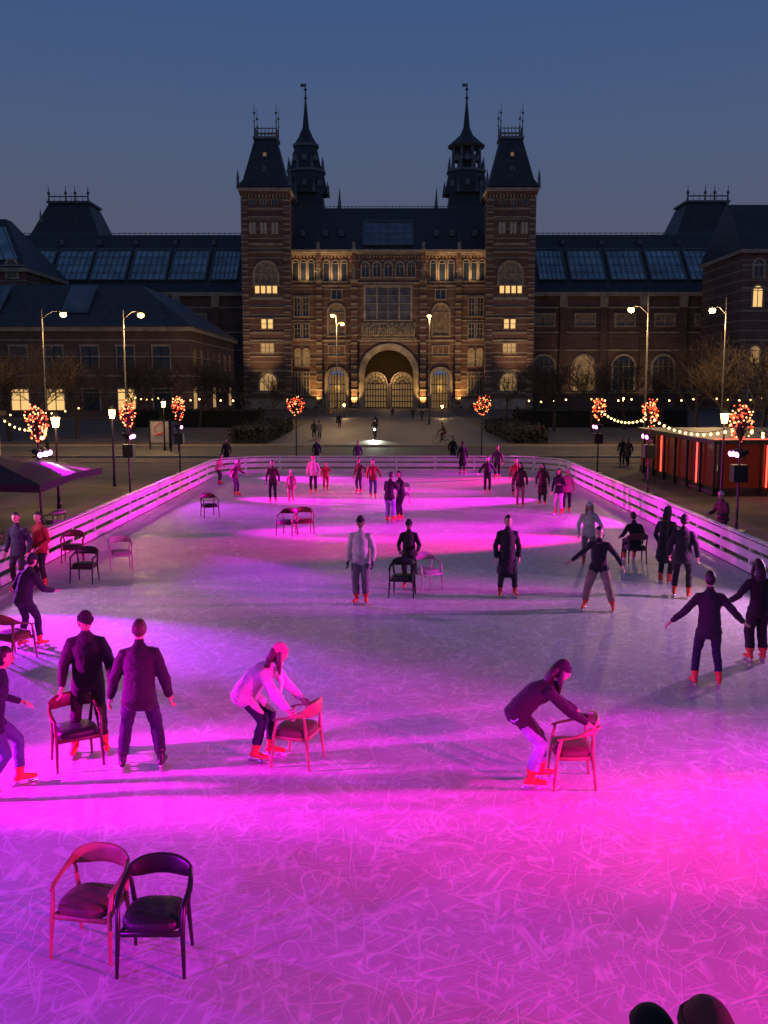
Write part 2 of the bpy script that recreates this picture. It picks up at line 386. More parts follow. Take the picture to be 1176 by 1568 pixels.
for pc,wd,yo in ((488,4,.9),(542,4.5,1.6)):
    for p in (pc,1190-pc):
        BX(W,p-wd,432,p+wd,632,D-yo,D,M_BRICK)
        for r in range(440,625,12): BX(S,p-wd-.4,r,p+wd+.4,r+2.5,D-yo-.12,D-.003,M_STONE)
        BX(S,p-wd-1,428,p+wd+1,432,D-yo-.4,D,M_STONE)
        BX(W,p-3,383,p+3,404,D-.9,D,M_BRICK)
        x=XX(p,D); zb=ZZ(428,D); y=D-yo+.2
        S.tube([(x,y,zb),(x,y,zb+1.4),(x,y,zb+2.3),(x,y,zb+2.6)],[.5,.42,.45,.18],M_STONE,n=8); S.sph((x,y,zb+2.85),.26,M_STONE)
        S.tube([(x-.4,y-.1,zb+2.1),(x-.6,y-.3,zb+1.5),(x-.2,y-.5,zb+1.6)],[.15,.13,.1],M_STONE,n=6)
        z0=ZZ(383,D); S.cone(x,D-.4,z0,.55,z0+1.6,.45,M_STONE,4); S.cone(x,D-.4,z0+1.6,.6,z0+4.6,.05,M_SLATE,4)
BX(S,447,612,495,632,D-.6,D-.003,M_STONE); BX(S,695,612,743,632,D-.6,D-.003,M_STONE)
yr=D+13
zr0,zr1=ZZ(384,D),ZZ(319,yr)
xa,xb=XX(447,D),XX(743,D)
R.frustum((xa,xb,D-.4,D+26,zr0),(xa-1,xb+1,yr,yr+.6,zr1),M_SLATE)
def slopept(px,t,y0,z0,y1,z1,off=.12):
    y=y0+(y1-y0)*t; z=z0+(z1-z0)*t
    return Vector((XX(px,y0+ (y1-y0)*.5),y-off,z+off))
def skylight(p0,p1,t0,t1,y0,z0,y1,z1,nv,nh,m=None):
    a=slopept(p0,t0,y0,z0,y1,z1);b=slopept(p1,t0,y0,z0,y1,z1);c=slopept(p1,t1,y0,z0,y1,z1);d=slopept(p0,t1,y0,z0,y1,z1)
    SK.add([a,b,c,d],[(0,1,2,3)],m or M_SKYGL)
    up=Vector((0,-.12,.12))
    def bar(u,v,r): DT.tube([u+up,v+up],[r,r],M_LEAD,n=4)
    for i in range(nv+1): bar(a.lerp(b,i/nv),d.lerp(c,i/nv),.07 if 0<i<nv else .2)
    for i in range(nh+1): bar(a.lerp(d,i/nh),b.lerp(c,i/nh),.06 if 0<i<nh else .2)
skylight(557,631,.10,.66,D-.4,zr0,yr,zr1,6,4,mat('skylight_glass_dark',(0.2,0.26,0.3),0.3,metal=0.6,var=0.3,vs=0.4))
def cresting(x0,x1,y,z,m=M_LEAD,h=.75,step=.8):
    n=max(2,int(abs(x1-x0)/step))
    for i in range(n+1):
        x=x0+(x1-x0)*i/n; DT.cone(x,y,z-.05,.09,z+h,.03,m,4)
    DT.box(x0,x1,y-.05,y+.05,z+h*.45,z+h*.6,m); DT.box(x0,x1,y-.08,y+.08,z-.1,z+.08,m)
cresting(xa,xb,yr+.3,zr1)
def dormer(px,t,y0,z0,y1,z1,s=1):
    p=slopept(px,t,y0,z0,y1,z1,0)
    R.box(p.x-.6*s,p.x+.6*s,p.y-.9*s,p.y+1.4*s,p.z-.2,p.z+1.2*s,M_LEAD)
    R.cone(p.x,p.y,p.z+1.2*s,1.05*s,p.z+2.3*s,.05,M_SLATE,4)
    GL.box(p.x-.35*s,p.x+.35*s,p.y-.93*s,p.y-.9*s,p.z+.1,p.z+.9*s,M_DARKGL)
for q in (466,500,524,667,690,724): dormer(q,.35,D-.4,zr0,yr,zr1,.8)
YT=203.5
def fronttower(fl):
    c=lambda p:p if not fl else 1189-p
    def TB(A,p0,r0,p1,r1,yf,yb,m):
        a,b=sorted((c(p0),c(p1))); BX(A,a,r0,b,r1,yf,yb,m)
    TB(W,373,296,443,632,YT,YT+11,M_BRICK)
    for p in (371,435):
        TB(W,p,300,p+10,632,YT-.45,YT+2,M_BRICK)
        for r in range(306,628,9): TB(S,p-.3,r,p+10.3,r+1.8,YT-.55,YT-.45,M_STONE)
    for r,h in ((318,2),(331,2),(372,3),(385,2),(455,4),(470,1.5),(486,2),(508,1.5),(520,3),(545,2),(566,2),(600,3)):
        TB(S,381.3,r,434.7,r+h,YT-.15,YT-.003,M_STONE)
    TB(S,380.5,612,435.5,632,YT-.4,YT-.003,M_STONE)
    TB(S,367,287,447,292,YT-1.1,YT+12,M_STONE); TB(W,369,292.2,445,297,YT-.8,YT+11.6,M_BRICK)
    for i in range(14): TB(S,372+i*5.2,297.5,374.5+i*5.2,302,YT-.65,YT-.46,M_STONE)
    def TW(p0,r0,p1,r1,*a,**k):
        q0,q1=sorted((c(p0),c(p1))); win(q0,r0,q1,r1,YT,*a,**k)
    for g in (384,401,418):
        for d in (0,5.5): TW(g+d,341,g+d+3.2,358,True,mat('pale_niche',(0.65,0.6,0.53),.8,var=.2),0,0,.15,shelf=False)
    for g in (384,401,418): TW(g+.5,305,g+8,314,False,None,1,0,.15,shelf=False)
    TW(391,402,425,436,True,M_TAB,3,1,.45)
    for g in (391,400,409,418): TW(g,438,g+6.5,449,False,M_LIT,0,0,.15)
    TW(400,489,407,503,False,M_LIT,0,1,.2); TW(410,489,417,503,False,M_LIT,0,1,.2)
    TW(399,526,418,540,False,M_LIT3,2,1,.2)
    TW(396,572,422,598,True,M_LIT3,3,1,.5)
    a,b=sorted((c(368),c(446))); ta,tb=sorted((c(391),c(424)))
    z0=ZZ(287,YT); yc=YT+5.5; z1=ZZ(217,yc); xa,xb=XX(a,YT),XX(b,YT); Xa,Xb=XX(ta,yc,217),XX(tb,yc,217)
    xm=(xa+xb)/2; hw=(Xb-Xa)/2
    R.frustum((xa-.2,xb+.2,YT-1,YT+12,z0),(xa+.9,xb-.9,YT+.2,YT+10.8,z0+1.6),M_SLATE)
    R.frustum((xa+.9,xb-.9,YT+.2,YT+10.8,z0+1.6),(xm-hw,xm+hw,yc-hw,yc+hw,z1),M_SLATE)
    R.box(xm-hw-.3,xm+hw+.3,yc-hw-.3,yc+hw+.3,z1,z1+.5,M_LEAD)
    M_PALE=mat('pale_zinc',(0.30,0.27,0.23),.6,var=.2)
    zt=z1+.5
    for (ax,ay,bx,by) in ((-1,-1,1,-1),(1,-1,1,1),(1,1,-1,1),(-1,1,-1,-1)):
        for i in range(7):
            t=i/6; x=xm+hw*(ax+(bx-ax)*t); y=yc+hw*(ay+(by-ay)*t)
            DT.cone(x,y,zt,.13,zt+2.0,.07,M_PALE,4); 
        for zz in (.7,1.6):
            p=(xm+hw*ax,yc+hw*ay,zt+zz); q=(xm+hw*bx,yc+hw*by,zt+zz); DT.tube([p,q],[.1,.1],M_PALE,n=4)
        x=xm+hw*ax;y=yc+hw*ay
        DT.cone(x,y,zt,.14,zt+6.6,.035,M_LEAD,5); DT.sph((x,y,zt+4.6),.28,M_LEAD,6,5); DT.sph((x,y,zt+3.0),.2,M_LEAD,6,5)
    for t in (.32,.62):
        z=z0+(z1-z0)*t; yy=YT-.2+(yc-hw-YT)*t+.3
        R.box(xm-.55,xm+.55,yy-.5,yy+1,z,z+1.1,M_LEAD); R.cone(xm,yy,z+1.1,.9,z+2.2,.05,M_SLATE,4); GL.box(xm-.3,xm+.3,yy-.53,yy-.5,z+.15,z+.85,M_LIT2 if t>.5 else M_DARKGL)
    for sx in (xa,xb):
        for sy in (YT-.5,YT+11.5):
            DT.cone(sx,sy,z0-.2,.4,z0+1.5,.25,M_LEAD,6); DT.cone(sx,sy,z0+1.5,.35,z0+3.4,.04,M_LEAD,6)
fronttower(False); fronttower(True)
def reartower(px,open_):
    y=229; x=XX(px,y,300); u=y/F*1.0
    def z(r): return ZZ(r,y)
    s=u*1.12
    R.cone(x,y,z(345),38*s,z(300),31*s,M_SLATE,4)
    R.cone(x,y,z(300),31*s,z(266),25*s,M_SLATE,8); R.cone(x,y,z(266),27*s,z(262),27*s,M_LEAD,8)
    if open_:
        for i in range(8):
            a=math.pi/8+i*math.pi/4; R.tube([(x+19*s*math.cos(a),y+19*s*math.sin(a),z(262)),(x+18*s*math.cos(a),y+18*s*math.sin(a),z(228))],[.35,.35],M_LEAD,n=5)
        R.cone(x,y,z(262),11*s,z(228),11*s,M_SLATE,8)
        R.cone(x,y,z(247),20*s,z(243),20*s,M_LEAD,8)
        R.cone(x,y,z(228),22*s,z(225),26*s,M_LEAD,8); R.cone(x,y,z(225),25*s,z(209),10*s,M_SLATE,8)
    else:
        R.cone(x,y,z(262),22*s,z(226),15.5*s,M_SLATE,8); R.cone(x,y,z(226),18*s,z(222),18*s,M_LEAD,8)
        R.cone(x,y,z(222),16*s,z(209),9*s,M_SLATE,8)
    R.cone(x,y,z(209),9.5*s,z(196),4.5*s,M_SLATE,8); R.cone(x,y,z(196),4.5*s,z(160),1.6*s,M_SLATE,8)
    R.cone(x,y,z(160),1.7*s,z(130),.5*s,M_LEAD,6)
    for r in (172,150,137): DT.sph((x,y,z(r)),2.6*s,M_LEAD,8,5,(1,1,.6))
    DT.box(x-1.1,x+.2,y-.04,y+.04,z(133),z(128),M_LEAD)
    for i in range(8):
        a=math.pi/8+i*math.pi/4
        for r,rr in ((262,24),(300,31)):
            DT.cone(x+rr*s*math.cos(a),y+rr*s*math.sin(a),z(r),.4,z(r)+2.8,.05,M_LEAD,5)
    for a in (-90,-45,-135):
        a=math.radians(a)
        for r,rr in ((290,27),(250,19)):
            px_,py_=x+rr*s*math.cos(a),y+rr*s*math.sin(a); R.box(px_-.5,px_+.5,py_-.5,py_+.8,z(r),z(r)+1.3,M_LEAD); R.cone(px_,py_,z(r)+1.3,.8,z(r)+2.5,.05,M_SLATE,4)
reartower(469,False); reartower(713,True)
for px in (520,668):
    y=D+14; x=XX(px,y,318); DT.cone(x,y,ZZ(320,y),.5,ZZ(288,y),.05,M_LEAD,5)
YW=218
def wing(p0,p1,panels,wins):
    z0,z1=ZZ(450,YW),ZZ(360,YW+14); xa,xb=XX(p0,YW),XX(p1,YW)
    W.box(xa,xb,YW,YW+28,-.3,z0,M_BRICKP)
    R.frustum((xa,xb,YW-.6,YW+28,z0+.3),(xa,xb,YW+14,YW+14.6,z1),M_SLATE)
    S.box(xa,xb,YW-.9,YW+.1,z0-.5,z0+.3,M_STONE)
    for r in (470,508,535,600): S.box(xa,xb,YW-.14,YW-.003,ZZ(r+2,YW),ZZ(r,YW),M_STONE)
    for a,b in panels: skylight(a,b,.19,.72,YW-.6,z0+.3,YW+14,z1,6,4)
    cresting(xa,xb,YW+14.3,z1,M_LEAD,.9,1.2)
    for a,b in zip([panels[0][0]-30]+[q[1]+4 for q in panels],[0]*9): dormer(a,.84,YW-.6,z0+.3,YW+14,z1,.7)
    for i,p in enumerate(wins):
        win(p-16,545,p+16,597,YW,True,M_LIT2 if i in (1,) else None,3,2,.5); win(p-14,482,p+14,499,YW,False,M_TAB,1,1,.35)
        BX(W,p+24,455,p+34,632,YW-.6,YW,M_BRICKP); BX(S,p+23,452,p+35,470,YW-.8,YW-.003,M_STONE)
wing(-140,372,[(28,84),(90,142),(147,199),(206,260),(266,320),(328,368)],[60,120,180,240,300])
wing(818,1300,[(820,860),(868,920),(928,980),(988,1040),(1047,1099)],[834,896,957,1018,1080])
for a,b,ta,tb in ((60,166,84,143),(1020,1122,1043,1103)):
    y=246; xa,xb=XX(a,y,340),XX(b,y,340); Xa,Xb=XX(ta,y,312),XX(tb,y,312); hw=(xb-xa)/2; h2=(Xb-Xa)/2
    R.frustum((xa,xb,y-hw,y+hw,ZZ(372,y)),(Xa,Xb,y-h2,y+h2,ZZ(316,y)),M_SLATE)
    R.box(Xa-.5,Xb+.5,y-h2-.5,y+h2+.5,ZZ(316,y),ZZ(313,y),M_LEAD)
    cresting(Xa,Xb,y-h2,ZZ(313,y),M_LEAD,2.0,1.3)
    for px in (ta,(ta+tb)/2-4,(ta+tb)/2+10,tb): 
        x=XX(px,y,312); DT.cone(x,y-h2,ZZ(313,y),.25,ZZ(290,y),.05,M_LEAD,5); DT.sph((x,y-h2,ZZ(301,y)),.4,M_LEAD,6,5)
    R.box(xa,xb,y-hw,y+hw,0,ZZ(372,y),M_BRICKP)
for sgn in (-1,1):
    y=192; xi=XX(1133,y)*sgn if sgn>0 else XX(40,y); xo=xi+sgn*40
    a,b=sorted((xi,xo)); zt=ZZ(388,y) if sgn>0 else ZZ(416,y)
    W.box(a,b,y,y+24,-.3,zt,M_BRICK); S.box(a-.5,b+.5,y-.6,y+24.5,zt,zt+.7,M_STONE)
    zr=ZZ(314,y+10) if sgn>0 else ZZ(335,y+10)
    if sgn>0: R.frustum((a-.5,b+.5,y-.6,y+24.5,zt+.7),(a+.5,b-12,y+10,y+13,zr),M_SLATE)
    else:
        R.frustum((a-.5,b+.5,y-.6,y+24.5,zt+.7),(a+12,b-7,y+10,y+13,zr),M_SLATE)
        v=[(-100,y+1.2,zt+1.9),(b-1.6,y+1.2,zt+1.9),(b-6.4,y+8.5,zt+(zr-zt)*.8),(-100,y+8.5,zt+(zr-zt)*.8)]
        SK.add([(p[0],p[1]-.5,p[2]+.5) for p in v],[(0,1,2,3)],M_SKYGL)
        for i in range(12): DT.tube([(b-2-i*2.2,y+.6,zt+2.5),(b-7-i*2.2,y+7.9,zt+(zr-zt)*.8+.6)],[.12,.12],M_LEAD,n=4)
    for r in (405,440,475,520,560): S.box(a-.1,b+.1,y-.14,y-.003,ZZ(r+2.5,y),ZZ(r,y),M_STONE)
    for pp,r0,r1,g in ((1158,398,425,M_DARKGL),(1158,438,470,M_LIT),(1158,530,556,M_LIT3),(1158,575,610,M_DARKGL)):
        p=pp if sgn>0 else 20; win(p-7,r0,p+7,r1,y,True,g,1,1,.4)
    DT.cone(xi+sgn*.4,y+11,zr-.5,.3,zr+2.2,.05,M_LEAD,5)
P_(W,'brick_walls'); P_(S,'stone_trim'); P_(R,'slate_roofs'); P_(GL,'window_panes'); P_(SK,'skylights'); P_(DT,'mullions_and_finials')
warm=(1.0,0.64,0.32); amber=(1.0,.6,.2)
fl=Acc()
def uplight(px,y,z,e,aim,ang=70,c=warm):
    x=XX(px,D); fl.box(x-.25,x+.25,y-.2,y+.2,z-.45,z-.1,M_BLACK)
    light('facade_floodlight_lamp','SPOT',(x,y,z),c,e,mus,aim,.3,ang,.9)
for p in (484,542,648,706): uplight(p,D-2.6,.6,2600,(XX(p,D),D,7),75,amber)
for p in (470,515,675,720): uplight(p,D-7,.6,4600,(XX(p,D),D,26),55)
for p in (595,): uplight(p,D-9,.6,5500,(XX(595,D),D,24),70)
for p in (407,783): uplight(p,YT-6,.6,5500,(XX(p,D),YT,22),60)
for p in (467,514,676,723):
    light('cornice_lamp','SPOT',(XX(p,D),D-2.2,ZZ(436,D)),warm,1100,mus,(XX(p,D),D,ZZ(386,D)),.3,110,.9)
for p in (885,980,1080): light('wing_floodlight_lamp','SPOT',(XX(p,YW),YW-7,.8),warm,1700,mus,(XX(p,YW),YW,14),.3,100,.9)
light('passage_lamp','POINT',(XX(595.5,D),D+2.6,7.5),warm,520,mus,size=.4)
for c in (515,675): light('side_door_lamp','POINT',(XX(c,D),D+1.8,4.5),amber,130,mus,size=.3)
P_(fl,'floodlight_housings')
# ---------------------------------------------------------------- low gallery building
gb=empty('gallery_building',(-50,144,0))
a=Acc()
Dg=144; xr=XX(287,Dg); xl=-110; zt=ZZ(507,Dg); zr=ZZ(436,Dg+9)
a.box(xl,xr,Dg,Dg+42,-.3,zt,M_BRICKP)
a.box(xl-.6,xr+.6,Dg-.6,Dg+42.6,zt,zt+.6,M_STONE)
for r in (520,545,575,600): a.box(xl,xr+.1,Dg-.1,Dg+42,ZZ(r+1.5,Dg),ZZ(r,Dg),M_STONE)
a.frustum((xl-.8,xr+.8,Dg-.8,Dg+43,zt+.6),(xl,xr-9,Dg+9,Dg+34,zr),M_SLATE)
for i in range(8):
    x=xr-8-i*6.5
    v=[(x-4.6,Dg+2.3,zt+2.4),(x-.6,Dg+2.3,zt+2.4),(x-.6,Dg+8,zr-.5),(x-4.6,Dg+8,zr-.5)]
    if i in (1,3,4,6): a.add([(p[0],p[1]-.3,p[2]+.4) for p in v],[(0,1,2,3)],mat('old_skylight_glass',(0.12,0.17,0.19),.3,metal=.5,var=.4,vs=.3))
for i in range(9):
    x=xr-4-i*5.2
    for z0,z1 in ((1.2,4.2),(7.2,10.4)):
        g=M_LIT if (z0<2 and i in (1,3,4)) else (M_LIT3 if z0<2 and i%2 else M_DARKGL)
        a.box(x-1.3,x+1.3,Dg-.06,Dg,z0,z1,g)
        for q in (-1.4,1.25): a.box(x+q,x+q+.15,Dg-.2,Dg-.07,z0,z1,M_STONE)
        a.box(x-1.5,x+1.5,Dg-.25,Dg-.06,z1,z1+.25,M_STONE); a.box(x-.06,x+.06,Dg-.12,Dg-.061,z0,z1,M_BLACK); a.box(x-1.25,x+1.25,Dg-.11,Dg-.062,z0+1.4,z0+1.5,M_BLACK)
for i in range(7):
    y=Dg+4+i*5.4
    a.box(xr,xr+.06,y-1.1,y+1.1,1.2,4.4,M_LIT3 if i%3==0 else M_DARKGL); a.box(xr,xr+.06,y-1.1,y+1.1,7.2,10.2,M_DARKGL); a.box(xr+.05,xr+.25,y-1.3,y+1.3,4.4,4.7,M_STONE)
o=a.obj('walls_and_roof',gb); o.matrix_parent_inverse=Matrix.Translation((50,-144,0))
# ---------------------------------------------------------------- hedges
def hedge(name,x0,x1,y0,y1,h):
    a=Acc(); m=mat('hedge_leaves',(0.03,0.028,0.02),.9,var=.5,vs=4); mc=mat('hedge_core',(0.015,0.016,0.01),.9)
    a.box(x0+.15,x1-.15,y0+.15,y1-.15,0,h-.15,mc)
    for i in range(int(((x1-x0)*(y1-y0)+(y1-y0)*h*2+(x1-x0)*h*2)*9)):
        f=random.choice('tttssf')
        x=random.uniform(x0,x1);y=random.uniform(y0,y1);z=random.uniform(0,h)
        if f=='t': z=h-.12+random.uniform(-.05,.16)
        elif f=='s': x=random.choice((x0,x1))+random.uniform(-.08,.08)
        else: y=y0+random.uniform(-.08,.1)
        s=random.uniform(.12,.25); d=[Vector((random.uniform(-1,1),random.uniform(-1,1),random.uniform(-1,1)))*s for _ in range(3)]
        p=Vector((x,y,z)); a.add([p+q for q in d],[(0,1,2)],m)
    a.obj(name)
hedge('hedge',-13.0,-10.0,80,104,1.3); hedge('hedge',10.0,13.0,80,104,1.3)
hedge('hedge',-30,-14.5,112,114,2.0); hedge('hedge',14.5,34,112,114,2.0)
# ---------------------------------------------------------------- trees (bare)
M_BARK=mat('bark',(0.06,0.042,0.032),.9,var=.3,vs=6)
def gentree(seed,h):
    rnd=random.Random(seed); a=Acc()
    def br(p,d,L,r,lvl):
        n=4 if lvl<2 else 3; pts=[p]; dd=d.copy(); q=p.copy()
        for i in range(n):
            dd=(dd+Vector((rnd.uniform(-.22,.22),rnd.uniform(-.22,.22),rnd.uniform(-.06,.16)))).normalized(); q=q+dd*(L/n); pts.append(q.copy())
        rad=[max(r*(1-.6*i/n),.012) for i in range(n+1)]
        v,f=tube(pts,rad,(1,.3,0),6 if lvl==0 else (4 if lvl<3 else 3),False); a.add(v,f,M_BARK)
        if lvl>=4: return
        k=(7,5,5,4)[lvl]
        for i in range(k):
            t=rnd.uniform(.35,1.0) if lvl else rnd.uniform(.45,1.0)
            j=min(int(t*n),n-1); c=pts[j].lerp(pts[j+1],t*n-j)
            ax=Vector((rnd.uniform(-1,1),rnd.uniform(-1,1),rnd.uniform(-.1,.5))).normalized()
            nd=(dd*rnd.uniform(.5,1.0)+ax*rnd.uniform(.6,1.0)).normalized()
            br(c,nd,L*rnd.uniform(.58,.82),max(r*(1-.6*t)*rnd.uniform(.5,.7),.016),lvl+1)
    br(Vector((0,0,-.1)),Vector((0,0,1)),h*.40,h*.022,0)
    me=a.obj('bare_tree_proto'); return me
protos=[]
for s in (3,11,29):
    o=gentree(s,9); protos.append(o.data); bpy.data.objects.remove(o)
tp=[(15,675,1.05),(-40,690,.9),(60,680,.95),(118,672,.95),(205,662,1.0),(245,658,.9),(305,655,1.0),(340,650,.9),(372,648,.9),(822,650,.95),(848,660,1.0),(905,662,.95),(955,658,1),(1010,660,.9),(1065,672,1.1),(1115,682,1.05),(1165,694,1.0),(1230,690,1.),(-90,670,1.1),(420,640,.8),(775,640,.85)]
for i,(px,row,s) in enumerate(tp):
    g=G(px,row); o=bpy.data.objects.new('bare_tree',protos[i%3]); scene.collection.objects.link(o)
    o.location=g; o.rotation_euler=(0,0,i*1.7); o.scale=(s*1.05,s*1.05,s)
# ---------------------------------------------------------------- street lamps
M_GREY=mat('grey_steel',(0.2,0.2,0.2),.45,metal=.6,var=.15)
M_DGREY=mat('dark_steel',(0.06,0.06,0.06),.5,metal=.4,var=.15)
def street_lamp(px,base,heads,top,e=1500):
    g=G(px,base); Dp=g.y; zt=ZZ(top,Dp); em=empty('street_lamp',g); a=Acc()
    a.tube([(0,0,0),(0,0,1.2),(0,0,1.25),(0,0,zt)],[.12,.11,.075,.05],M_DGREY,n=8)
    for hx,hr in heads:
        x=XX(hx,Dp,hr)-g.x; z=ZZ(hr,Dp)
        a.tube([(0,0,z-.3),(x*.5,0,z+.22),(x*.85,0,z+.22)],[.035,.03,.025],M_DGREY,n=6)
        a.sph((x,0,z+.18),.28,M_DGREY,10,6,(1,.7,.4)); a.sph((x,0,z-.02),.24,M_LAMP,10,6,(1,.8,.8))
        l=light('luminaire','POINT',(x,-.05,z-.4),(1.0,.60,.25),e,None,size=.2); l.parent=em
    o=a.obj('pole_and_heads',em,True)
street_lamp(72,690,[(96,481)],473,1500); street_lamp(195,690,[(215,482)],475,2300)
street_lamp(516,648,[(509,483),(524,496)],478,2000); street_lamp(657,650,[(657,484)],476,1400)
street_lamp(985,690,[(966,474)],450,2300); street_lamp(1102,690,[(1090,475)],455,2000)
def lantern(px,base,top):
    g=G(px,base); z=ZZ(top,g.y); em=empty('park_lantern',g); a=Acc()
    a.tube([(0,0,0),(0,0,.6),(0,0,z-.3)],[.09,.06,.04],M_BLACK,n=8)
    a.cone(0,0,z-.25,.10,z+.12,.16,M_LAMP,6); a.cone(0,0,z+.12,.23,z+.34,.04,M_BLACK,6)
    a.obj('pole_and_lantern',em)
    l=light('lantern_lamp','POINT',(0,-.35,z),(1,.6,.25),220,None,size=.15); l.parent=em
for q in ((175,745,632),(90,780,644),(953,650,611),(1103,770,638),(527,640,620),(677,640,622),(252,690,618)): lantern(*q)
# ---------------------------------------------------------------- light poles w/ rink lights
def heartpoint(rnd):
    while True:
        x=rnd.uniform(-1.3,1.3);z=rnd.uniform(-1.3,1.3);y=rnd.uniform(-.8,.8)
        v=(x*x+2.25*y*y+z*z-1)**3-x*x*z**3-.1125*y*y*z**3
        if -.12<v<0.0: return Vector((x,y,z))
def rink_pole(x,y,H,aims,heads,rot,sc=.52):
    g=Vector((x,y,0)); em=empty('light_pole',g); a=Acc(); rnd=random.Random(int(x*10+y))
    a.tube([(0,0,0),(0,0,H-.3)],[.045,.035],M_DGREY,n=8); a.cone(0,0,0,.28,.05,.28,M_DGREY,12)
    Rm=Matrix.Rotation(rot,4,'Z')
    pts=[]
    for i in range(110):
        p=heartpoint(rnd); p=Rm@Vector((p.x*sc*1.0,p.y*sc*.95,p.z*sc*1.15)); p.z+=H; pts.append(p)
        a.sph(p,.027,M_REDB if rnd.random()<.6 else M_WARM2,5,4)
    for i in range(0,110):
        q=pts[rnd.randrange(110)]
        if (q-pts[i]).length<.5: a.tube([pts[i],q],[.012,.012],M_BARK,n=3)
        if i%2==0: a.tube([Vector((0,0,H-.5)),pts[i]*.5+Vector((0,0,H-.1))*.5,pts[i]],[.014,.012,.008],M_BARK,n=3)
    sx=-1 if x>0 else 1
    if heads:
        a.box(-.22,.22,-.2,.2,1.6,2.15,M_BLACK)
        a.box(-.04,.04,-.4,.4,2.38,2.44,M_BLACK)
    k=0
    for (col,e,aim,ang,bl) in aims:
        yo=(-.28,.28,0,.5)[k%4]; k+=1
        p0=Vector((sx*.12,yo,2.5)); d=(Vector(aim)-(g+p0)).normalized()
        a.tube([p0-d*.28,p0-d*.02,p0],[.09,.12,.125],M_BLACK,side=(0,0,1),n=10)
        em_m=mat('rink_lens_%.1f_%.1f_%.1f'%col,col,.4,var=0,emit=tuple(min(1,c+.2) for c in col),es=14)
        Q=p0+d*.075; a.tube([Q,Q+d*.004],[.09,.09],em_m,side=(0,0,1),n=10)
        l=light('rink_spot','SPOT',(0,0,0),col,e,None,None,.16,ang,bl)
        l.location=p0+d*.22; l.rotation_euler=d.to_track_quat('-Z','Y').to_euler(); l.parent=em
    a.obj('pole_hearts_and_fixtures',em)
VI=(.30,.0,1.0); PU=(.58,.0,1.0); MG=(1.0,.0,.85); PK=(1.0,.0,.36); LV=(.8,.45,1.0); SF=(1.0,.42,.95)
PX=11.1; hp=math.pi/2
rink_pole(-PX,0.5,3.35,[(VI,5200,(-4.5,6.5,0),50,.8),(MG,3500,(1,8,0),50,1)],True,hp)
rink_pole(-PX,10.4,3.35,[(MG,16000,(-2.5,11.2,0),24,.6),(PU,4500,(-1,8.4,0),42,.9),(MG,3500,(2,13.5,0),36,1)],True,hp)
rink_pole(-PX,20.7,3.35,[(PU,12000,(-6,17.9,0),30,.7),(PU,6500,(-3,14,0),36,.9),(SF,1300,(2,19,0),90,1)],True,hp)
rink_pole(-PX,31,3.35,[(PU,19000,(-6.0,25.8,0),26,.6),(LV,4200,(-6.8,25.9,0),13,.8),(MG,12000,(0,30.5,0),24,.7),(MG,9000,(8.9,30,.6),36,.9)],True,hp)
rink_pole(-PX,41.8,3.35,[(MG,17000,(-1,38.8,0),28,.7),(PU,6000,(-4,34,0),40,1),(PK,9000,(8.9,41,.6),36,.9)],True,hp)
rink_pole(-PX,52,3.35,[(MG,19000,(0,47,0),34,.8)],True,hp)
rink_pole(PX,0.5,3.35,[(PK,17000,(3.0,7.4,0),42,.8),(MG,4500,(0,7.5,0),60,.9)],True,hp)
rink_pole(PX,10.4,3.35,[(PK,11000,(4.5,9.9,0),26,.7),(MG,6500,(0,12.0,0),40,1)],True,hp)
rink_pole(PX,20.7,3.35,[(SF,2000,(2,18,0),100,1),(MG,7000,(-8.9,22,.6),36,.9)],True,hp)
rink_pole(PX,31,3.35,[(PK,27000,(1.6,28.7,0),25,.7),(MG,5000,(5,34,0),50,.9),(MG,15000,(-8.9,32,.6),40,.9)],True,hp)
rink_pole(PX,41.8,3.35,[(MG,24000,(1,38.5,0),27,.7),(MG,15000,(-8.9,43,.6),36,.9)],True,hp)
rink_pole(PX,52,3.35,[(PK,15000,(2,46.5,0),36,.8),(MG,7000,(-4,52,.6),50,.9)],True,hp)
rink_pole(G(454,705).x,G(454,705).y,3.3,[],False,0,.52); rink_pole(G(737,705).x,G(737,705).y,3.3,[],False,0,.52)
def festoon(name,pts,sag,step=.7,r=.05):
    a=Acc()
    for A,B in zip(pts[:-1],pts[1:]):
        A=Vector(A);B=Vector(B);n=max(3,int((B-A).length/step)); L=[]
        for i in range(n+1):
            t=i/n; p=A.lerp(B,t); p.z-=sag*4*t*(1-t); L.append(p)
        a.tube(L,[.012]*len(L),M_BLACK,n=3)
        for p in L[1:-1]: a.sph(p-Vector((0,0,.08)),r,M_WARM,6,4)
    a.obj(name)
festoon('string_lights',[(PX,52,3.5),(PX,41.8,3.4),(PX,31,3.4),(PX+1,20.7,3.4)],.45)
festoon('string_lights',[(PX,31,3.4),(19,38,3.0),(26,44,3.3)],.4)
festoon('string_lights',[(-PX,31,3.3),(-15,43,3.0),(-19,48,3.2),(-24,50,3)],.4)
festoon('string_lights',[(-PX-7,60,3.6),(-24,58,3.2),(-30,56,3.4)],.4)
festoon('string_lights',[(-31,118,3.6),(-25,110,3.6),(-19,104,3.6),(-14.5,100,3.6)],.4,1.6,.09)
festoon('string_lights',[(13.5,104,3.4),(20,104,3.6),(27,104,3.6),(34,106,3.6),(42,108,3.6)],.4,1.3,.09)
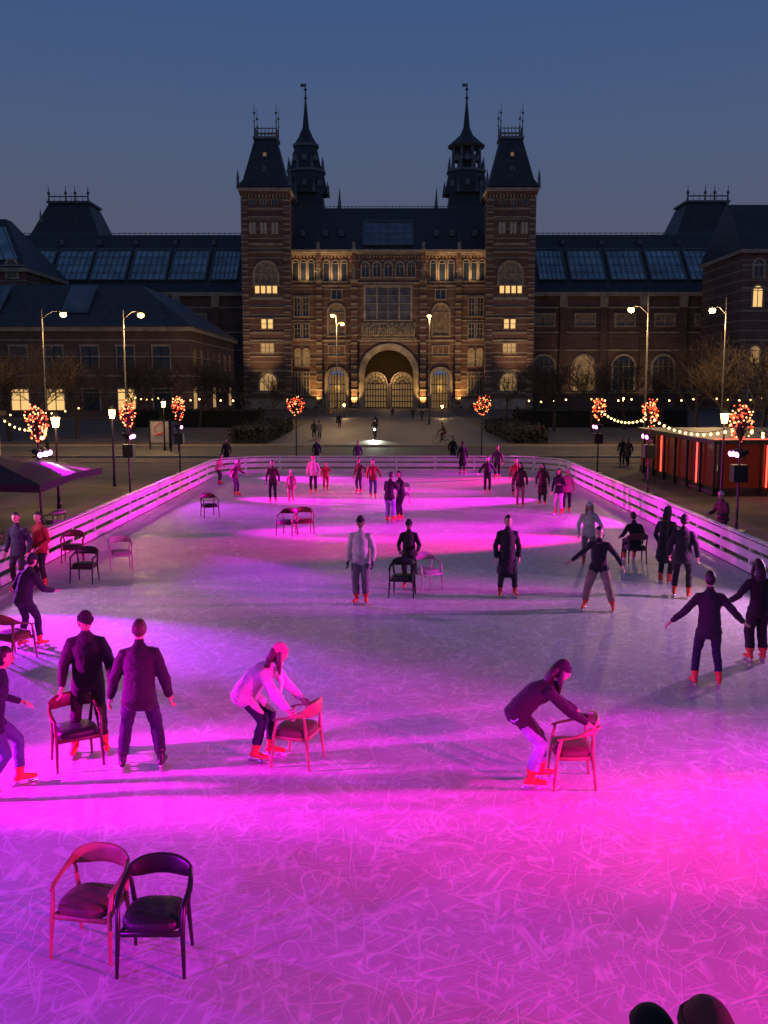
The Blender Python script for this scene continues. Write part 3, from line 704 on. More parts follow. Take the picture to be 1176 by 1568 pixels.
# ---------------------------------------------------------------- parasol, kiosk, pavilion, billboards
a=Acc(); em=empty('parasol',(-12.5,29.6,0)); M_CANV=mat('dark_canvas',(0.016,0.014,0.02),.8,var=.2,bump=.3,bs=6)
n=8; hw=2.95
ring=[(hw,0),(hw,hw),(0,hw),(-hw,hw),(-hw,0),(-hw,-hw),(0,-hw),(hw,-hw)]
v=[(0,0,2.62)]+[(x,y,1.93 if x and y else 2.01) for x,y in ring]+[(x,y,1.71 if x and y else 1.79) for x,y in ring]
f=[(0,1+i,1+(i+1)%8) for i in range(8)]+[(1+i,9+i,9+(i+1)%8,1+(i+1)%8) for i in range(8)]
a.add(v,f,M_CANV); a.tube([(0,0,0),(0,0,2.6)],[.05,.04],M_GREY); a.box(-.5,.5,-.5,.5,0,.1,M_BLACK)
for x,y in ring: a.tube([(0,0,2.5),(x*.98,y*.98,1.9)],[.02,.015],M_GREY,n=4)
a.obj('canopy_and_pole',em)
a=Acc(); em=empty('glass_pavilion',(18.6,46,0)); M_REDDARK=mat('terrace_panel',(0.018,0.01,0.01),.5,var=.3)
a.box(-5,8,-5,8,2.2,2.38,M_BLACK); a.box(-4.8,7.8,-4.8,7.8,0,.35,M_REDDARK)
for i in range(8):
    x=-4.7+i*1.77; a.box(x-.05,x+.05,-4.9,-4.8,.0,2.2,M_BLACK)
    if i in (1,3,5,7): a.tube([(x+.2,-4.93,.4),(x+.2,-4.93,2.15)],[.035,.035],M_NEON,n=6)
for i in range(7):
    y=-4.8+i*1.9; a.box(-4.92,-4.82,y,y+.1,0,2.2,M_BLACK)
    if i%3==1: a.tube([(-4.95,y+.3,.4),(-4.95,y+.3,2.15)],[.03,.03],M_NEON,n=6)
M_TG=mat('tinted_glass_glow',(0.012,0.006,0.006),.12,var=.3,emit=(1,.07,.03),es=.05)  # red light of the interior put into the glass as faint emission
a.box(-4.7,7.7,-4.76,-4.74,.35,2.19,M_TG); a.box(-4.76,-4.74,-4.7,7.7,.35,2.19,M_TG)
a.tube([(-4.96,-4.96,2.42),(7.9,-4.96,2.42)],[.015,.015],M_NEON,n=5)
a.obj('frame_and_neon',em)
light('neon_glow','POINT',(-2,-5.6,1.4),(1,.1,.05),40,None,size=.3).parent=em
a=Acc(); em=empty('kiosk',(-28,56,0))
a.box(-5,5,-3,3,2.9,3.15,M_BLACK); a.box(-4.9,4.9,-2.9,2.9,0,.3,M_BLACK)
a.box(-4.7,4.7,2.6,2.7,.3,2.9,mat('kiosk_backwall_glow',(0.5,0.42,0.2),.6,var=.3,vs=3,emit=(1,.75,.25),es=.18))  # lit interior imitated by a self-glowing back wall
for i in range(9): x=-4.8+i*1.2; a.box(x-.05,x+.05,-2.9,-2.8,.3,2.9,M_BLACK)
a.box(-4.8,4.8,-2.86,-2.82,1.1,1.2,M_BLACK)
for i in range(14): a.tube([(-4.4+i*.65,1.5,.3),(-4.4+i*.65,1.5,random.uniform(1.0,1.8))],[.2,.15],mat('stock',(0.2,0.15,0.08),.7,var=.5),n=6)
a.obj('frame_and_counter',em); light('kiosk_lamp','POINT',(0,-.5,2.6),(1,.78,.35),150,None,size=.3).parent=em
for px,row,wpx in ((245,688,30),(268,692,12)):
    g=G(px,row); em=empty('billboard',g); a=Acc(); hw=wpx/2*g.y/F; zt=ZZ(645,g.y)
    a.box(-hw,hw,-.05,.05,.5,zt,mat('poster_paper',(0.30,0.28,0.32),.6,var=.2)); 
    for x in (-hw,hw): a.box(x-.05,x+.05,-.08,.08,0,zt+.1,M_BLACK)
    a.box(-hw,hw,-.07,.07,zt,zt+.1,M_BLACK)
    rd=mat('poster_red',(0.45,0.03,0.05),.6)
    L=[(hw*.55*math.cos(t),-.06,(zt+.9)/2+.45*math.sin(t)+.1*math.sin(2*t)) for t in [i*.4 for i in range(16)]]
    a.tube(L,[.03]*16,rd,n=4); a.tube([(-hw*.5,-.06,zt*.5),(hw*.5,-.06,zt*.62)],[.05,.05],rd,n=4)
    a.obj('panel_and_posts',em)
# ---------------------------------------------------------------- chairs
CH={'wood':(mat('oak_wood',(0.30,0.135,0.085),.45,var=.3,vs=4),mat('seat_brown',(0.12,0.045,0.04),.7)),
    'black':(mat('black_lacquer',(0.012,0.011,0.012),.35,var=.2),mat('black_leather',(0.012,0.012,0.013),.5,bump=.3,bs=40)),
    'pale':(mat('pale_wood',(0.4,0.34,0.32),.45,var=.2,vs=4),mat('seat_grey',(0.3,0.25,0.27),.7)),
    'red':(mat('rose_wood',(0.28,0.07,0.06),.4,var=.2),mat('seat_red',(0.2,0.04,0.04),.7)),
    'darkred':(mat('mahogany',(0.10,0.026,0.024),.4,var=.3,vs=4),mat('black_leather',(0.012,0.012,0.013),.5))}
CHM={}
def chair(pos,yaw,kind='black',s=1.0):
    if kind not in CHM:
        fr,st=CH[kind]; a=Acc()
        for sx in (-1,1):
            a.tube([(sx*.275,.235,0.0),(sx*.262,.20,.40),(sx*.272,.16,.60)],[.014,.023,.018],fr,n=8)
            a.tube([(sx*.245,-.25,0.0),(sx*.225,-.205,.42),(sx*.25,-.20,.62),(sx*.262,-.19,.68)],[.014,.023,.019,.018],fr,n=8)
            a.tube([(sx*.235,.2,.37),(sx*.215,-.2,.37)],[(.014,.028)]*2,fr,n=6,side=(1,0,0))
            a.tube([(sx*.268,.20,.597),(sx*.28,.13,.617),(sx*.287,.02,.64),(sx*.281,-.08,.668),(sx*.26,-.19,.70)],[(.020,.013),(.026,.014),(.027,.015),(.023,.022),(.017,.05)],fr,n=8,side=(1,0,0))
        a.tube([(-.235,.21,.37),(.235,.21,.37)],[(.014,.028)]*2,fr,n=6,side=(0,1,0)); a.tube([(-.21,-.21,.37),(.21,-.21,.37)],[(.014,.028)]*2,fr,n=6,side=(0,1,0))
        L=[];Rd=[]
        for i in range(17):
            t=-1+2*i/16; x=.262*t; y=-.19-.095*(1-abs(t)**2.2); z=.705+.03*(1-t*t); L.append((x,y,z)); Rd.append((.015,.05+.045*(1-t**4)))
        a.tube(L,Rd,fr,side=(0,1,0),n=10)
        n=24; v=[];rows=[(.94,.385),(1.0,.405),(1.0,.445),(.93,.472),(.6,.482)]
        for k,z in rows:
            for i in range(n):
                t=2*math.pi*i/n; c,sn=math.cos(t),math.sin(t)
                ex=.62; v.append((k*.25*abs(c)**ex*(1 if c>0 else -1)*(1+.06*sn),k*.235*abs(sn)**ex*(1 if sn>0 else -1),z))
        f=[(r*n+i,r*n+(i+1)%n,(r+1)*n+(i+1)%n,(r+1)*n+i) for r in range(4) for i in range(n)]
        f.append(tuple(range(n-1,-1,-1))); f.append(tuple(range(4*n,5*n)))
        a.add(v,f,st); o=a.obj('chair_'+kind,None,True); CHM[kind]=o.data; bpy.data.objects.remove(o)
    o=bpy.data.objects.new('chair',CHM[kind]); scene.collection.objects.link(o)
    o.location=(pos[0],pos[1],pos[2]+.014 if len(pos)>2 else .014); o.rotation_euler=(0,0,math.radians(yaw)); o.scale=(s,s,s); return o
# ---------------------------------------------------------------- people
SKIN=mat('skin',(0.48,0.27,0.19),.5,var=.1,vs=8); SKIN2=mat('skin_dark',(0.2,0.1,0.065),.5,var=.1,vs=8)
def cloth(n,c,r=.85): return mat('cloth_'+n,c,r,var=.22,vs=5,bump=.5,bs=26,sheen=.04)
CL={'black':cloth('black',(.010,.010,.011)),'black2':cloth('charcoal',(.018,.017,.02)),'navy':cloth('navy',(.011,.014,.032)),'white':cloth('cream',(.55,.50,.46)),
 'pink':cloth('light_pink',(.58,.36,.44)),'grey':cloth('grey',(.15,.14,.15)),'jeans':cloth('denim',(.05,.07,.14)),'ljeans':cloth('pale_denim',(.22,.25,.38)),
 'khaki':cloth('khaki',(.24,.18,.12)),'red':cloth('red',(.3,.03,.03)),'maroon':cloth('maroon',(.08,.02,.03)),'brown':cloth('brown',(.08,.045,.03)),'hotpink':cloth('magenta',(.5,.1,.2)),'purple':cloth('plum',(.07,.035,.09)),'wine':cloth('wine',(.22,.05,.06))}
HAIRM={'dark':mat('hair_dark',(.015,.010,.008),.5,var=.3,vs=30,bump=.5,bs=60),'brown':mat('hair_brown',(.05,.026,.016),.5,var=.3,vs=30,bump=.5,bs=60),'blond':mat('hair_blond',(.3,.2,.1),.5,var=.3,vs=30,bump=.5,bs=60)}
BOOT=mat('skate_boot_orange',(0.62,0.07,0.03),.4,var=.15); BOOTK=mat('skate_boot_black',(0.02,.02,.02),.4,var=.15); BLADE=mat('skate_blade',(.6,.6,.62),.3,metal=.9,var=.1)
EYE=mat('eye_dark',(.02,.015,.012),.2,var=0); LIP=mat('lips',(.35,.12,.11),.5,var=0)
def remesh(v,f,vox,sm):
    me=bpy.data.meshes.new('t'); me.from_pydata([tuple(p) for p in v],[],f); ob=bpy.data.objects.new('t',me); scene.collection.objects.link(ob)
    m=ob.modifiers.new('r','REMESH'); m.mode='VOXEL'; m.voxel_size=vox
    s=ob.modifiers.new('s','SMOOTH'); s.factor=.5; s.iterations=sm
    dg=bpy.context.evaluated_depsgraph_get(); dg.update(); e=ob.evaluated_get(dg); m2=e.to_mesh()
    V=[q.co.copy() for q in m2.vertices]; N=[q.normal.copy() for q in m2.vertices]; Fc=[tuple(p.vertices) for p in m2.polygons]
    e.to_mesh_clear(); bpy.data.objects.remove(ob); bpy.data.meshes.remove(me); return V,N,Fc
def ik(a,t,l1,l2,pole):
    d=t-a; L=d.length
    if L>(l1+l2)*.995: t=a+d.normalized()*(l1+l2)*.995; d=t-a; L=d.length
    u=d.normalized(); x=(l1*l1-l2*l2+L*L)/(2*L); h=math.sqrt(max(l1*l1-x*x,0)); p=pole-u*pole.dot(u)
    if p.length<1e-4: p=Vector((0,1,0))
    return a+u*x+p.normalized()*h,t
def headmesh(A,X,s,skin,hair,haircol,hat,hatm):
    a_,b_,c_=.076*s,.094*s,.115*s; n,k=28,20
    def grid(fn,m):
        v=[];f=[]
        for i in range(k+1):
            la=math.pi*(i/k)-math.pi/2
            for j in range(n):
                lo=2*math.pi*j/n; d=Vector((math.cos(la)*math.cos(lo),math.cos(la)*math.sin(lo),math.sin(la))); v.append(fn(d))
        for i in range(k):
            for j in range(n): f.append((i*n+j,i*n+(j+1)%n,(i+1)*n+(j+1)%n,(i+1)*n+j))
        A.add(v,f,m,X)
    def base(d):
        x,y,z=d.x*a_,d.y*b_,d.z*c_
        if d.z<0:
            q=-d.z; x*=1-.28*q**1.5; y=y*(1-.15*q)+.012*s*q
        if d.y>0:
            g=lambda cx,cz,sx,sz:math.exp(-((d.x-cx)/sx)**2-((d.z-cz)/sz)**2)
            y+=s*(.022*g(0,-.17,.13,.13)+.010*g(0,.02,.09,.2)-.009*g(.38,.03,.2,.12)-.009*g(-.38,.03,.2,.12)+.006*g(0,-.5,.3,.1)+.006*g(0,-.8,.3,.15)+.006*g(0,.2,.6,.1))
        return Vector((x,y,z))
    grid(base,skin)
    for sx in (-1,1):
        A.sph((sx*.029*s,.079*s,.004*s),.0115*s,EYE,8,6,(1.2,.8,.7),X)
        A.tube([(sx*.014*s,.092*s,.022*s),(sx*.046*s,.080*s,.023*s)],[.004*s,.003*s],HAIRM[haircol],n=5,X=X)
        A.sph((sx*.077*s,-.005*s,-.005*s),.03*s,skin,8,6,(.3,.6,1),X)
    A.tube([(-.024*s,.082*s,-.058*s),(0,.094*s,-.056*s),(.024*s,.082*s,-.058*s)],[.004*s,.007*s,.004*s],LIP,n=6,X=X)
    ss=lambda x:max(0,min(1,x*4+.5))
    def hairf(d):
        c=max(-d.y*1.0+.12-max(0,-d.z-.25)*.9,d.z-.52); q=ss(c); p=base(d); p=p*(.90+.20*q)
        return p+Vector((0,0,0.004*s*q))
    if hair!='none': grid(hairf,HAIRM[haircol])
    if hair=='long':
        A.tube([(0,-.05*s,.03*s),(0,-.10*s,-.08*s),(0,-.115*s,-.2*s),(0,-.10*s,-.30*s)],[(.085*s,.06*s),(.09*s,.05*s),(.085*s,.04*s),(.05*s,.02*s)],HAIRM[haircol],n=12,X=X)
        for sx in (-1,1): A.tube([(sx*.07*s,.0,.03*s),(sx*.085*s,.02*s,-.1*s),(sx*.08*s,.05*s,-.24*s)],[.03*s,.035*s,.018*s],HAIRM[haircol],n=8,X=X)
    if hat=='beanie':
        def hf(d):
            q=ss(d.z-.22+d.y*.12); p=base(d); p=p*(.9+.22*q); p.z+=.016*s*max(0,d.z)*q; return p
        grid(hf,hatm)
        L=[];
        for i in range(17):
            t=2*math.pi*i/16; L.append((a_*1.04*math.cos(t),b_*1.03*math.sin(t),.040*s+.014*s*math.sin(t)))
        A.tube(L,[(.026*s,.010*s)]*17,hatm,side=(0,0,1),n=8,X=X)
    if hat=='hood':
        def hf(d):
            q=ss(max(-d.y+.25,d.z-.45)); p=base(d); p=p*(.88+.33*q); return p
        grid(hf,hatm)
        A.tube([(0,-.04*s,-.05*s),(0,-.06*s,-.16*s)],[(.095*s,.085*s),(.10*s,.08*s)],hatm,n=12,X=X)
def hand(A,w,d,side,s,m,curl=.5):
    d=d.normalized(); side=(side-d*side.dot(d)).normalized(); nrm=d.cross(side)
    A.tube([w-d*.03*s,w+d*.02*s,w+d*.06*s,w+d*.09*s],[(.025*s,.02*s),(.032*s,.018*s),(.041*s,.016*s),(.040*s,.014*s)],m,side=side,n=8)
    for i,(o,L) in enumerate(((.030,.072),(.010,.082),(-.011,.076),(-.031,.060))):
        p=w+d*.088*s+side*o*s; pts=[p-d*.02*s,p]; dd=d.copy(); 
        for j,fr in enumerate((.45,.32,.23)):
            ang=curl*(.55+.35*j); dd=(dd*math.cos(ang)+nrm*math.sin(ang)).normalized(); p=p+dd*L*fr*s; pts.append(p)
        A.tube(pts,[.0095*s,.0095*s,.009*s,.0082*s,.007*s],m,side=side,n=6)
    p=w+d*.03*s+side*.028*s; q=p+(d*.5+side*.8+nrm*.2).normalized()*.035*s; r=q+(d*.9+side*.25+nrm*.4).normalized()*.03*s; t=r+(d*.9+nrm*.5).normalized()*.022*s
    A.tube([p,q,r,t],[.014*s,.012*s,.0105*s,.008*s],m,n=6)
BL=[]
def person(name,px,row,yaw,H=1.75,top='black',pants='black',lean=5,hd=(0,0),fl=(-.11,.0),fr=(.11,.0),hl=None,hr=None,ahl=None,ahr=None,hat=None,hatc='black',hair='short',hc='dark',coat=.06,bulk=.012,pb=.012,drop=.02,skates=True,hz=None,hy=None,side=0,curl=.5,boot=None,skin=None,scarf=None,twist=0,toe=(8,-8),pos=None,gloves=None,z=.012,parent=None):
    s=H/1.75; g=Vector(pos) if pos is not None else G(px,row,z); g.z=z
    near=g.y<24; skin=skin or SKIN; topm=CL[top]; pm=CL[pants]; boot=boot or BOOT
    az=.085*s+(.052 if skates else .0)
    lr=math.radians(lean); up=Vector((0,0,1))
    if hy is None: hy=-.28*math.sin(lr)*s
    FL=Vector((fl[0]*s,fl[1]*s,az+(fl[2] if len(fl)>2 else 0))); FR=Vector((fr[0]*s,fr[1]*s,az+(fr[2] if len(fr)>2 else 0)))
    L1,L2=.42*s,.415*s
    HJ=[Vector((-.085*s,hy,0)),Vector((.085*s,hy,0))]
    if hz is None:
        hz=9
        for h_,f_ in zip(HJ,(FL,FR)):
            dh=Vector((h_.x-f_.x,h_.y-f_.y)).length; hz=min(hz,f_.z+math.sqrt(max((L1+L2)**2*.992-dh*dh,.05)))
        hz-=drop*s
    P=Vector((0,hy,hz)); sl=math.radians(side)
    d1=Vector((math.sin(sl*.6),math.sin(lr*.75),math.cos(lr*.75))).normalized(); d2=Vector((math.sin(sl),math.sin(lr*1.15),math.cos(lr*1.15))).normalized()
    hl_=math.radians(lean*.55+hd[0]*.4); dn=Vector((math.sin(sl*.6),math.sin(hl_),math.cos(hl_))).normalized()
    A1=P+d1*.25*s; T=A1+d2*.27*s; tw=math.radians(twist); sx=Vector((math.cos(tw),math.sin(tw),0)); b=bulk*s
    parts=[]
    def add(pts,rad,lab,sd=(1,0,0),n=14):
        v,f=tube(pts,rad,sd,n); parts.append((v,f,lab))
    add([P-d1*.06*s,P,P+d1*.13*s,A1,A1+d2*.12*s,T-d2*.06*s,T+d2*.01*s],[(.13*s+b,.10*s+b),(.152*s+b,.112*s+b),(.132*s+b,.10*s+b),(.142*s+b,.108*s+b),(.155*s+b,.112*s+b),(.120*s+b,.088*s+b),(.062*s+b*.6,.062*s+b*.6)],0,sx,18)
    add([T-d2*.03*s,T+dn*.09*s],[.055*s,.052*s],3)
    if coat>0:
        dn_=(-d1*.5-up*.5).normalized() if coat<.25 else (-d1*.15-up*.85).normalized()
        fl_=coat*.11
        pts=[A1,P+d1*.05*s]+[P+dn_*coat*s*t for t in (.5,1.0)]
        add(pts,[(.135*s+b,.105*s+b),(.152*s+b,.12*s+b),((.158+fl_*.5)*s+b,(.128+fl_*.5)*s+b),((.162+fl_)*s+b,(.132+fl_)*s+b)],0,sx,18)
    WR=[]; ANK=[]
    for sg,ho,ah in ((-1,hl,ahl),(1,hr,ahr)):
        Sj=T-d2*.085*s+sx*sg*.165*s
        if ah is not None: tgt=Vector(ah)
        else:
            o=ho if ho is not None else (.10,.04,-.49); tgt=Sj+Vector((o[0]*sg,o[1],o[2]))*s
        el,wr=ik(Sj,tgt,.285*s,.25*s,Vector((sg*.5,-.8,-.6)))
        m1=Sj.lerp(el,.5); m2=el.lerp(wr,.45)
        add([T-d2*.075*s+sx*sg*.07*s,Sj,m1,el,m2,wr],[.06*s+b*.5,.060*s+b*.6,.050*s+b*.8,.044*s+b*.8,.041*s+b*.7,.033*s+b*.6],0,(0,1,.2),12)
        WR.append((wr,(wr-el).normalized(),sg))
    for hj,ft,sg in ((HJ[0],FL,-1),(HJ[1],FR,1)):
        hj=Vector((hj.x,hj.y,hz)); kn,an=ik(hj,ft,L1,L2,Vector((sg*.12,1,.05))); ANK.append((an,kn))
        add([hj,hj.lerp(kn,.45),kn,kn.lerp(an,.4),kn.lerp(an,.82)],[.086*s+pb*.6,.076*s+pb,.056*s+pb,.053*s+pb,.046*s+pb*1.1],1,(1,0,0),14)
        ta=math.radians(toe[0 if sg<0 else 1]); fd=Vector((-math.sin(ta),math.cos(ta),0)); sd=Vector((fd.y,-fd.x,0)); zf=an.z-.045*s
        q=lambda t,z:Vector((an.x,an.y,z))+fd*t*s
        add([an.lerp(kn,.22),an.lerp(kn,.08),q(-.01,zf+.01)],[.046*s,.050*s,.047*s],2,(1,0,0),12)
        add([q(-.055,zf),q(.03,zf+.006*s),q(.12,zf-.006*s),q(.185,zf-.012*s)],[(.036*s,.036*s),(.041*s,.04*s),(.044*s,.032*s),(.033*s,.024*s)],2,sd,12)
        if skates:
            Xb=Matrix.Translation(Vector((an.x,an.y,0)))@Matrix.Rotation(ta,4,'Z'); zb=an.z-az
            BL.append((Xb,zb,zf-.03*s,s))
    V=[];Fc=[];lab=[]
    for v,f,l in parts:
        o=len(V); V+=v; Fc+=[tuple(i+o for i in q) for q in f]; lab+=[l]*len(v)
    kd=kdtree.KDTree(len(V))
    for i,p in enumerate(V): kd.insert(p,i)
    kd.balance()
    vox=(.012 if near else .019)*s
    RV,RN,RF=remesh(V,Fc,vox,3 if near else 2)
    vl=[]
    for p in RV:
        l=lab[kd.find(p)[1]]
        if l in (1,2):
            da=None
            for an,kn in ANK:
                ax=(kn-an).normalized(); h=(p-an).dot(ax); dd=(p-an-ax*h).length
                if da is None or dd<da[0]: da=(dd,h)
            l=2 if da[1]<.105*s else 1
            if l==1 and (p-P).dot(d1)>-.02*s and hz>.7*s: l=0
        vl.append(l)
    amp=.011 if near else .007
    RV2=[]
    sd_=Vector((px*.37,row*.21,3))
    for p,nn,l in zip(RV,RN,vl):
        if l<2:
            q=Vector((p.x*7,p.y*7,p.z*11))+sd_
            w=noise.noise(q)*amp+ (abs(noise.noise(q*2.1))-.3)*amp*.8
            p=p+nn*w
        RV2.append(p)
    A=Acc(); A.mats=[topm,pm,boot,skin]
    fm=[]
    for q in RF:
        ls=[vl[i] for i in q]; fm.append(max(set(ls),key=ls.count))
    A.v=[tuple(p) for p in RV2]; A.f=list(RF); A.m=fm
    hp_=math.radians(lean*.35+hd[0]); hy_=math.radians(hd[1])
    hc_=T+dn*.155*s
    Xh=Matrix.Translation(hc_+up*.03*s*math.cos(hl_)+Vector((0,.02*s,0)))@Matrix.Rotation(hy_,4,'Z')@Matrix.Rotation(-hp_,4,'X')
    headmesh(A,Xh,s*1.02,skin,hair,hc,hat,CL[hatc])
    for wr,dd,sg in WR:
        hand(A,wr+dd*.025*s,dd,Vector((0,1,.1))if abs(dd.y)<.8 else Vector((-sg,0,0)),s*1.02,gloves or skin,curl)
    for Xb,zb,ztop,s_ in BL:
        A.box(-.003,.003,-.10*s_,.20*s_,zb+.002,zb+.028,BLADE,Xb)
        for y0 in (-.06,.09): A.box(-.014,.014,y0*s_,(y0+.05)*s_,zb+.026,ztop,BLADE,Xb)
    BL.clear()
    if scarf:
        L=[T+dn*.05*s+Vector((.075*s*math.cos(t),.075*s*math.sin(t)+.01,-.01*math.sin(t))) for t in [i*math.pi/6 for i in range(13)]]
        A.tube(L,[.035*s]*13,CL[scarf],side=(0,0,1),n=8)
        f0=T+Vector((.05*s,.09*s,.0)); A.tube([f0,f0+Vector((0,.05,-.18))*s,f0+Vector((0,.0,-.42))*s],[(.05*s,.018*s),(.055*s,.015*s),(.06*s,.012*s)],CL[scarf],n=8)
    ob=A.obj(name,parent,True); ob.location=g; ob.rotation_euler=(0,0,math.radians(yaw)); return ob
def cpos(px,row,yaw,dist,dx=0):
    g=G(px,row); r=math.radians(yaw); f=Vector((-math.sin(r),math.cos(r),0)); q=Vector((math.cos(r),math.sin(r),0)); return g+f*dist+q*dx
# foreground
person('ice_skater',2,1215,-60,1.78,'navy','jeans',14,fl=(-.12,.22),fr=(.12,-.22),hl=(.15,.25,-.35),hr=(.2,-.2,-.38),drop=.06)
person('ice_skater',138,1152,-165,1.84,'black','black',10,hd=(18,35),fl=(-.17,.0),fr=(.17,.05),hl=(.12,.14,-.47),hr=(.12,.1,-.48),hat='beanie',hatc='black',hair='short',bulk=.030,coat=.10)
chair(G(117,1170),-150,'darkred')
person('ice_skater',218,1178,8,1.84,'black','navy',16,hd=(30,0),fl=(-.22,-.02),fr=(.22,-.02),hl=(.17,.03,-.49),hr=(.15,.02,-.49),hair='short',bulk=.032,coat=.10,boot=BOOTK,pb=.02,hc='brown')
person('ice_skater',402,1162,-105,1.72,'pink','navy',48,hd=(-5,20),fl=(-.12,.07),fr=(.12,-.05),ahl=(-.24,.44,.73),ahr=(.24,.44,.73),hat='beanie',hatc='hotpink',hair='long',hc='brown',bulk=.03,coat=.08,scarf='white',curl=.8,drop=.06)  # white jacket, with the pink light put into its cloth colour
chair(cpos(402,1162,-105,.47),72,'wood')
person('ice_skater',820,1200,-85,1.76,'black','ljeans',54,hd=(0,-10),fl=(-.12,.10),fr=(.14,-.10),ahl=(-.23,.56,.77),ahr=(.23,.56,.77),hat='beanie',hatc='black',hair='long',bulk=.02,coat=.03,pb=.022,curl=.8,drop=.04)
chair(cpos(820,1200,-85,.42),88,'wood')
person('ice_skater',1081,1050,-5,1.78,'black2','navy',6,hd=(0,10),fl=(-.18,0),fr=(.18,-.02),hl=(.36,.05,-.38),hr=(.33,.02,-.36),hair='short',bulk=.02,coat=.10)
person('ice_skater',1156,1012,5,1.72,'black','black',8,fl=(-.10,0),fr=(.12,-.02),hl=(.34,.08,-.36),hr=(.3,.0,-.38),hair='long',bulk=.018,coat=.06,pb=.03)
person('ice_skater',553,924,172,1.86,'white','grey',3,hd=(5,0),fl=(-.10,0),fr=(.09,.03),hl=(.09,.06,-.49),hr=(.08,.04,-.49),hat='beanie',hatc='black2',bulk=.022,coat=.04,pb=.025,gloves=CL['black2'],skin=SKIN2)
person('ice_skater',626,902,178,1.60,'black','black',10,hd=(12,0),hl=(.05,.22,-.38),hr=(.05,.22,-.38),skin=SKIN2,hat='beanie',hatc='black')
chair(G(617,913),170,'black'); chair(G(654,903),-150,'pale')
person('ice_skater',776,914,180,1.80,'black','black',2,hd=(0,10),fl=(-.17,0),fr=(.15,0),hl=(.08,.02,-.50),hr=(.08,.04,-.50),coat=.40,bulk=.02,skin=SKIN)
person('ice_skater',915,934,160,1.78,'black','khaki',8,hd=(5,10),fl=(-.30,.0),fr=(.26,.0),hl=(.30,.10,-.38),hr=(.36,.05,-.34),bulk=.010,coat=.02,pb=.03,hair='short')
person('ice_skater',900,866,170,1.66,'white','grey',6,fl=(-.13,.05),fr=(.12,-.05),hl=(.2,.1,-.42),hr=(.1,.05,-.45),hair='long',hc='blond',hat='beanie',hatc='white',bulk=.02)
sp=G(971,862); chair(sp,5,'darkred'); person('seated_skater',971,862,5,1.72,'black','black',22,pos=sp,hz=.56,hy=-.05,fl=(-.14,.42),fr=(.14,.45),hl=(.1,.30,-.32),hr=(.1,.30,-.32),hd=(20,0),coat=0)
person('ice_skater',1017,893,-40,1.80,'black','black',6,hl=(.08,.15,-.46),hr=(.1,.1,-.47),coat=.36,hat='hood',bulk=.015)
person('ice_skater',1043,915,-20,1.82,'black','black',8,fl=(-.16,.06),fr=(.14,-.06),hl=(.12,.1,-.47),hr=(.12,.05,-.48),bulk=.025,coat=.10,hat='beanie')
person('spectator',1074,830,120,1.66,'maroon','black',10,hl=(.05,.3,-.3),hr=(.05,.3,-.3),hat='beanie',hatc='pink',bulk=.03,skates=False,pos=(9.6,28.0,0),z=0,boot=BOOTK,curl=.7)
person('ice_skater',45,992,-30,1.70,'navy','navy',20,hd=(10,0),fl=(-.12,-.1),fr=(.16,.1),hl=(.25,.1,-.42),hr=(.05,.35,-.32),hat='beanie',hatc='navy',bulk=.025)
chair(G(22,1010),-30,'red')
person('ice_skater',30,905,170,1.78,'navy','black',4,hat=None,bulk=.022,coat=.15); person('ice_skater',64,900,150,1.74,'red','black',4,hl=(.05,.2,-.38),hat=None,bulk=.02)
for px,row,yaw,k in ((130,893,175,'black'),(185,872,-160,'pale'),(112,862,-170,'darkred'),(321,792,-150,'darkred'),(440,820,160,'darkred'),(466,818,-165,'red'),(655,722,10,'darkred'),(617,772,180,'pale')): chair(G(px,row),yaw,k)
chair((-10.4,30.2),60,'pale'); chair((-11.3,27.4),-40,'pale')
chair(G(143,1452),170,'wood',.94); chair(G(241,1476),180,'black',.96)
mid=[(418,770,178,1.68,'maroon','black',5,{}),(446,768,170,1.25,'hotpink','hotpink',6,dict(hat='beanie',hatc='pink',coat=.2)),(362,760,-120,1.6,'maroon','purple',28,dict(hl=(.35,.05,-.3),hr=(.35,.05,-.3),hair='long')),
(336,742,-100,1.45,'hotpink','black',20,dict(hl=(.2,.2,-.35),hr=(.2,.2,-.3))),(480,756,175,1.66,'pink','black2',4,{}),(550,755,150,1.5,'brown','purple',6,dict(hl=(.3,.1,-.35))),
(571,763,185,1.62,'red','jeans',5,dict(hl=(.2,.1,-.44))),(597,800,-30,1.72,'black','ljeans',12,dict(hl=(.0,.3,-.2),hr=(.0,.3,-.15),pb=.03)),(613,797,120,1.70,'black','black',8,dict(hl=(.0,.3,-.1),hr=(.0,.3,-.15))),
(485,716,160,1.65,'navy','black',3,dict(z=0)),(548,720,178,1.6,'purple','black',3,{}),(693,712,200,1.7,'black','black',3,{}),(708,726,10,1.72,'black','black',3,dict(coat=.4)),
(746,756,178,1.6,'black2','black',6,dict(hl=(.25,.1,-.40),hr=(.25,.1,-.40))),(761,733,170,1.66,'purple','black',3,{}),(789,760,170,1.6,'red','black',3,{}),(796,776,175,1.7,'maroon','hotpink',4,dict(hair='long')),
(830,774,165,1.64,'maroon','black',4,dict(coat=.4,hair='long')),(855,788,150,1.66,'black','pink',6,dict(hl=(.0,.3,-.2),hair='long')),(867,785,170,1.62,'hotpink','black',4,dict(hat='beanie',hatc='pink')),
(499,752,-170,1.3,'red','red',20,dict(hl=(.1,.3,-.2)))]
for q in mid: person('ice_skater',q[0],q[1],q[2],q[3],q[4],q[5],q[6],**q[7])
far=[(347,716,170,'black2'),(481,672,10,'black2'),(489,673,0,'grey'),(520,655,0,'black'),(632,642,5,'black'),(601,640,0,'navy'),(825,678,30,'maroon'),(952,712,160,'black'),(961,713,140,'brown'),(646,645,180,'black'),(575,660,10,'navy'),(505,640,0,'brown')]
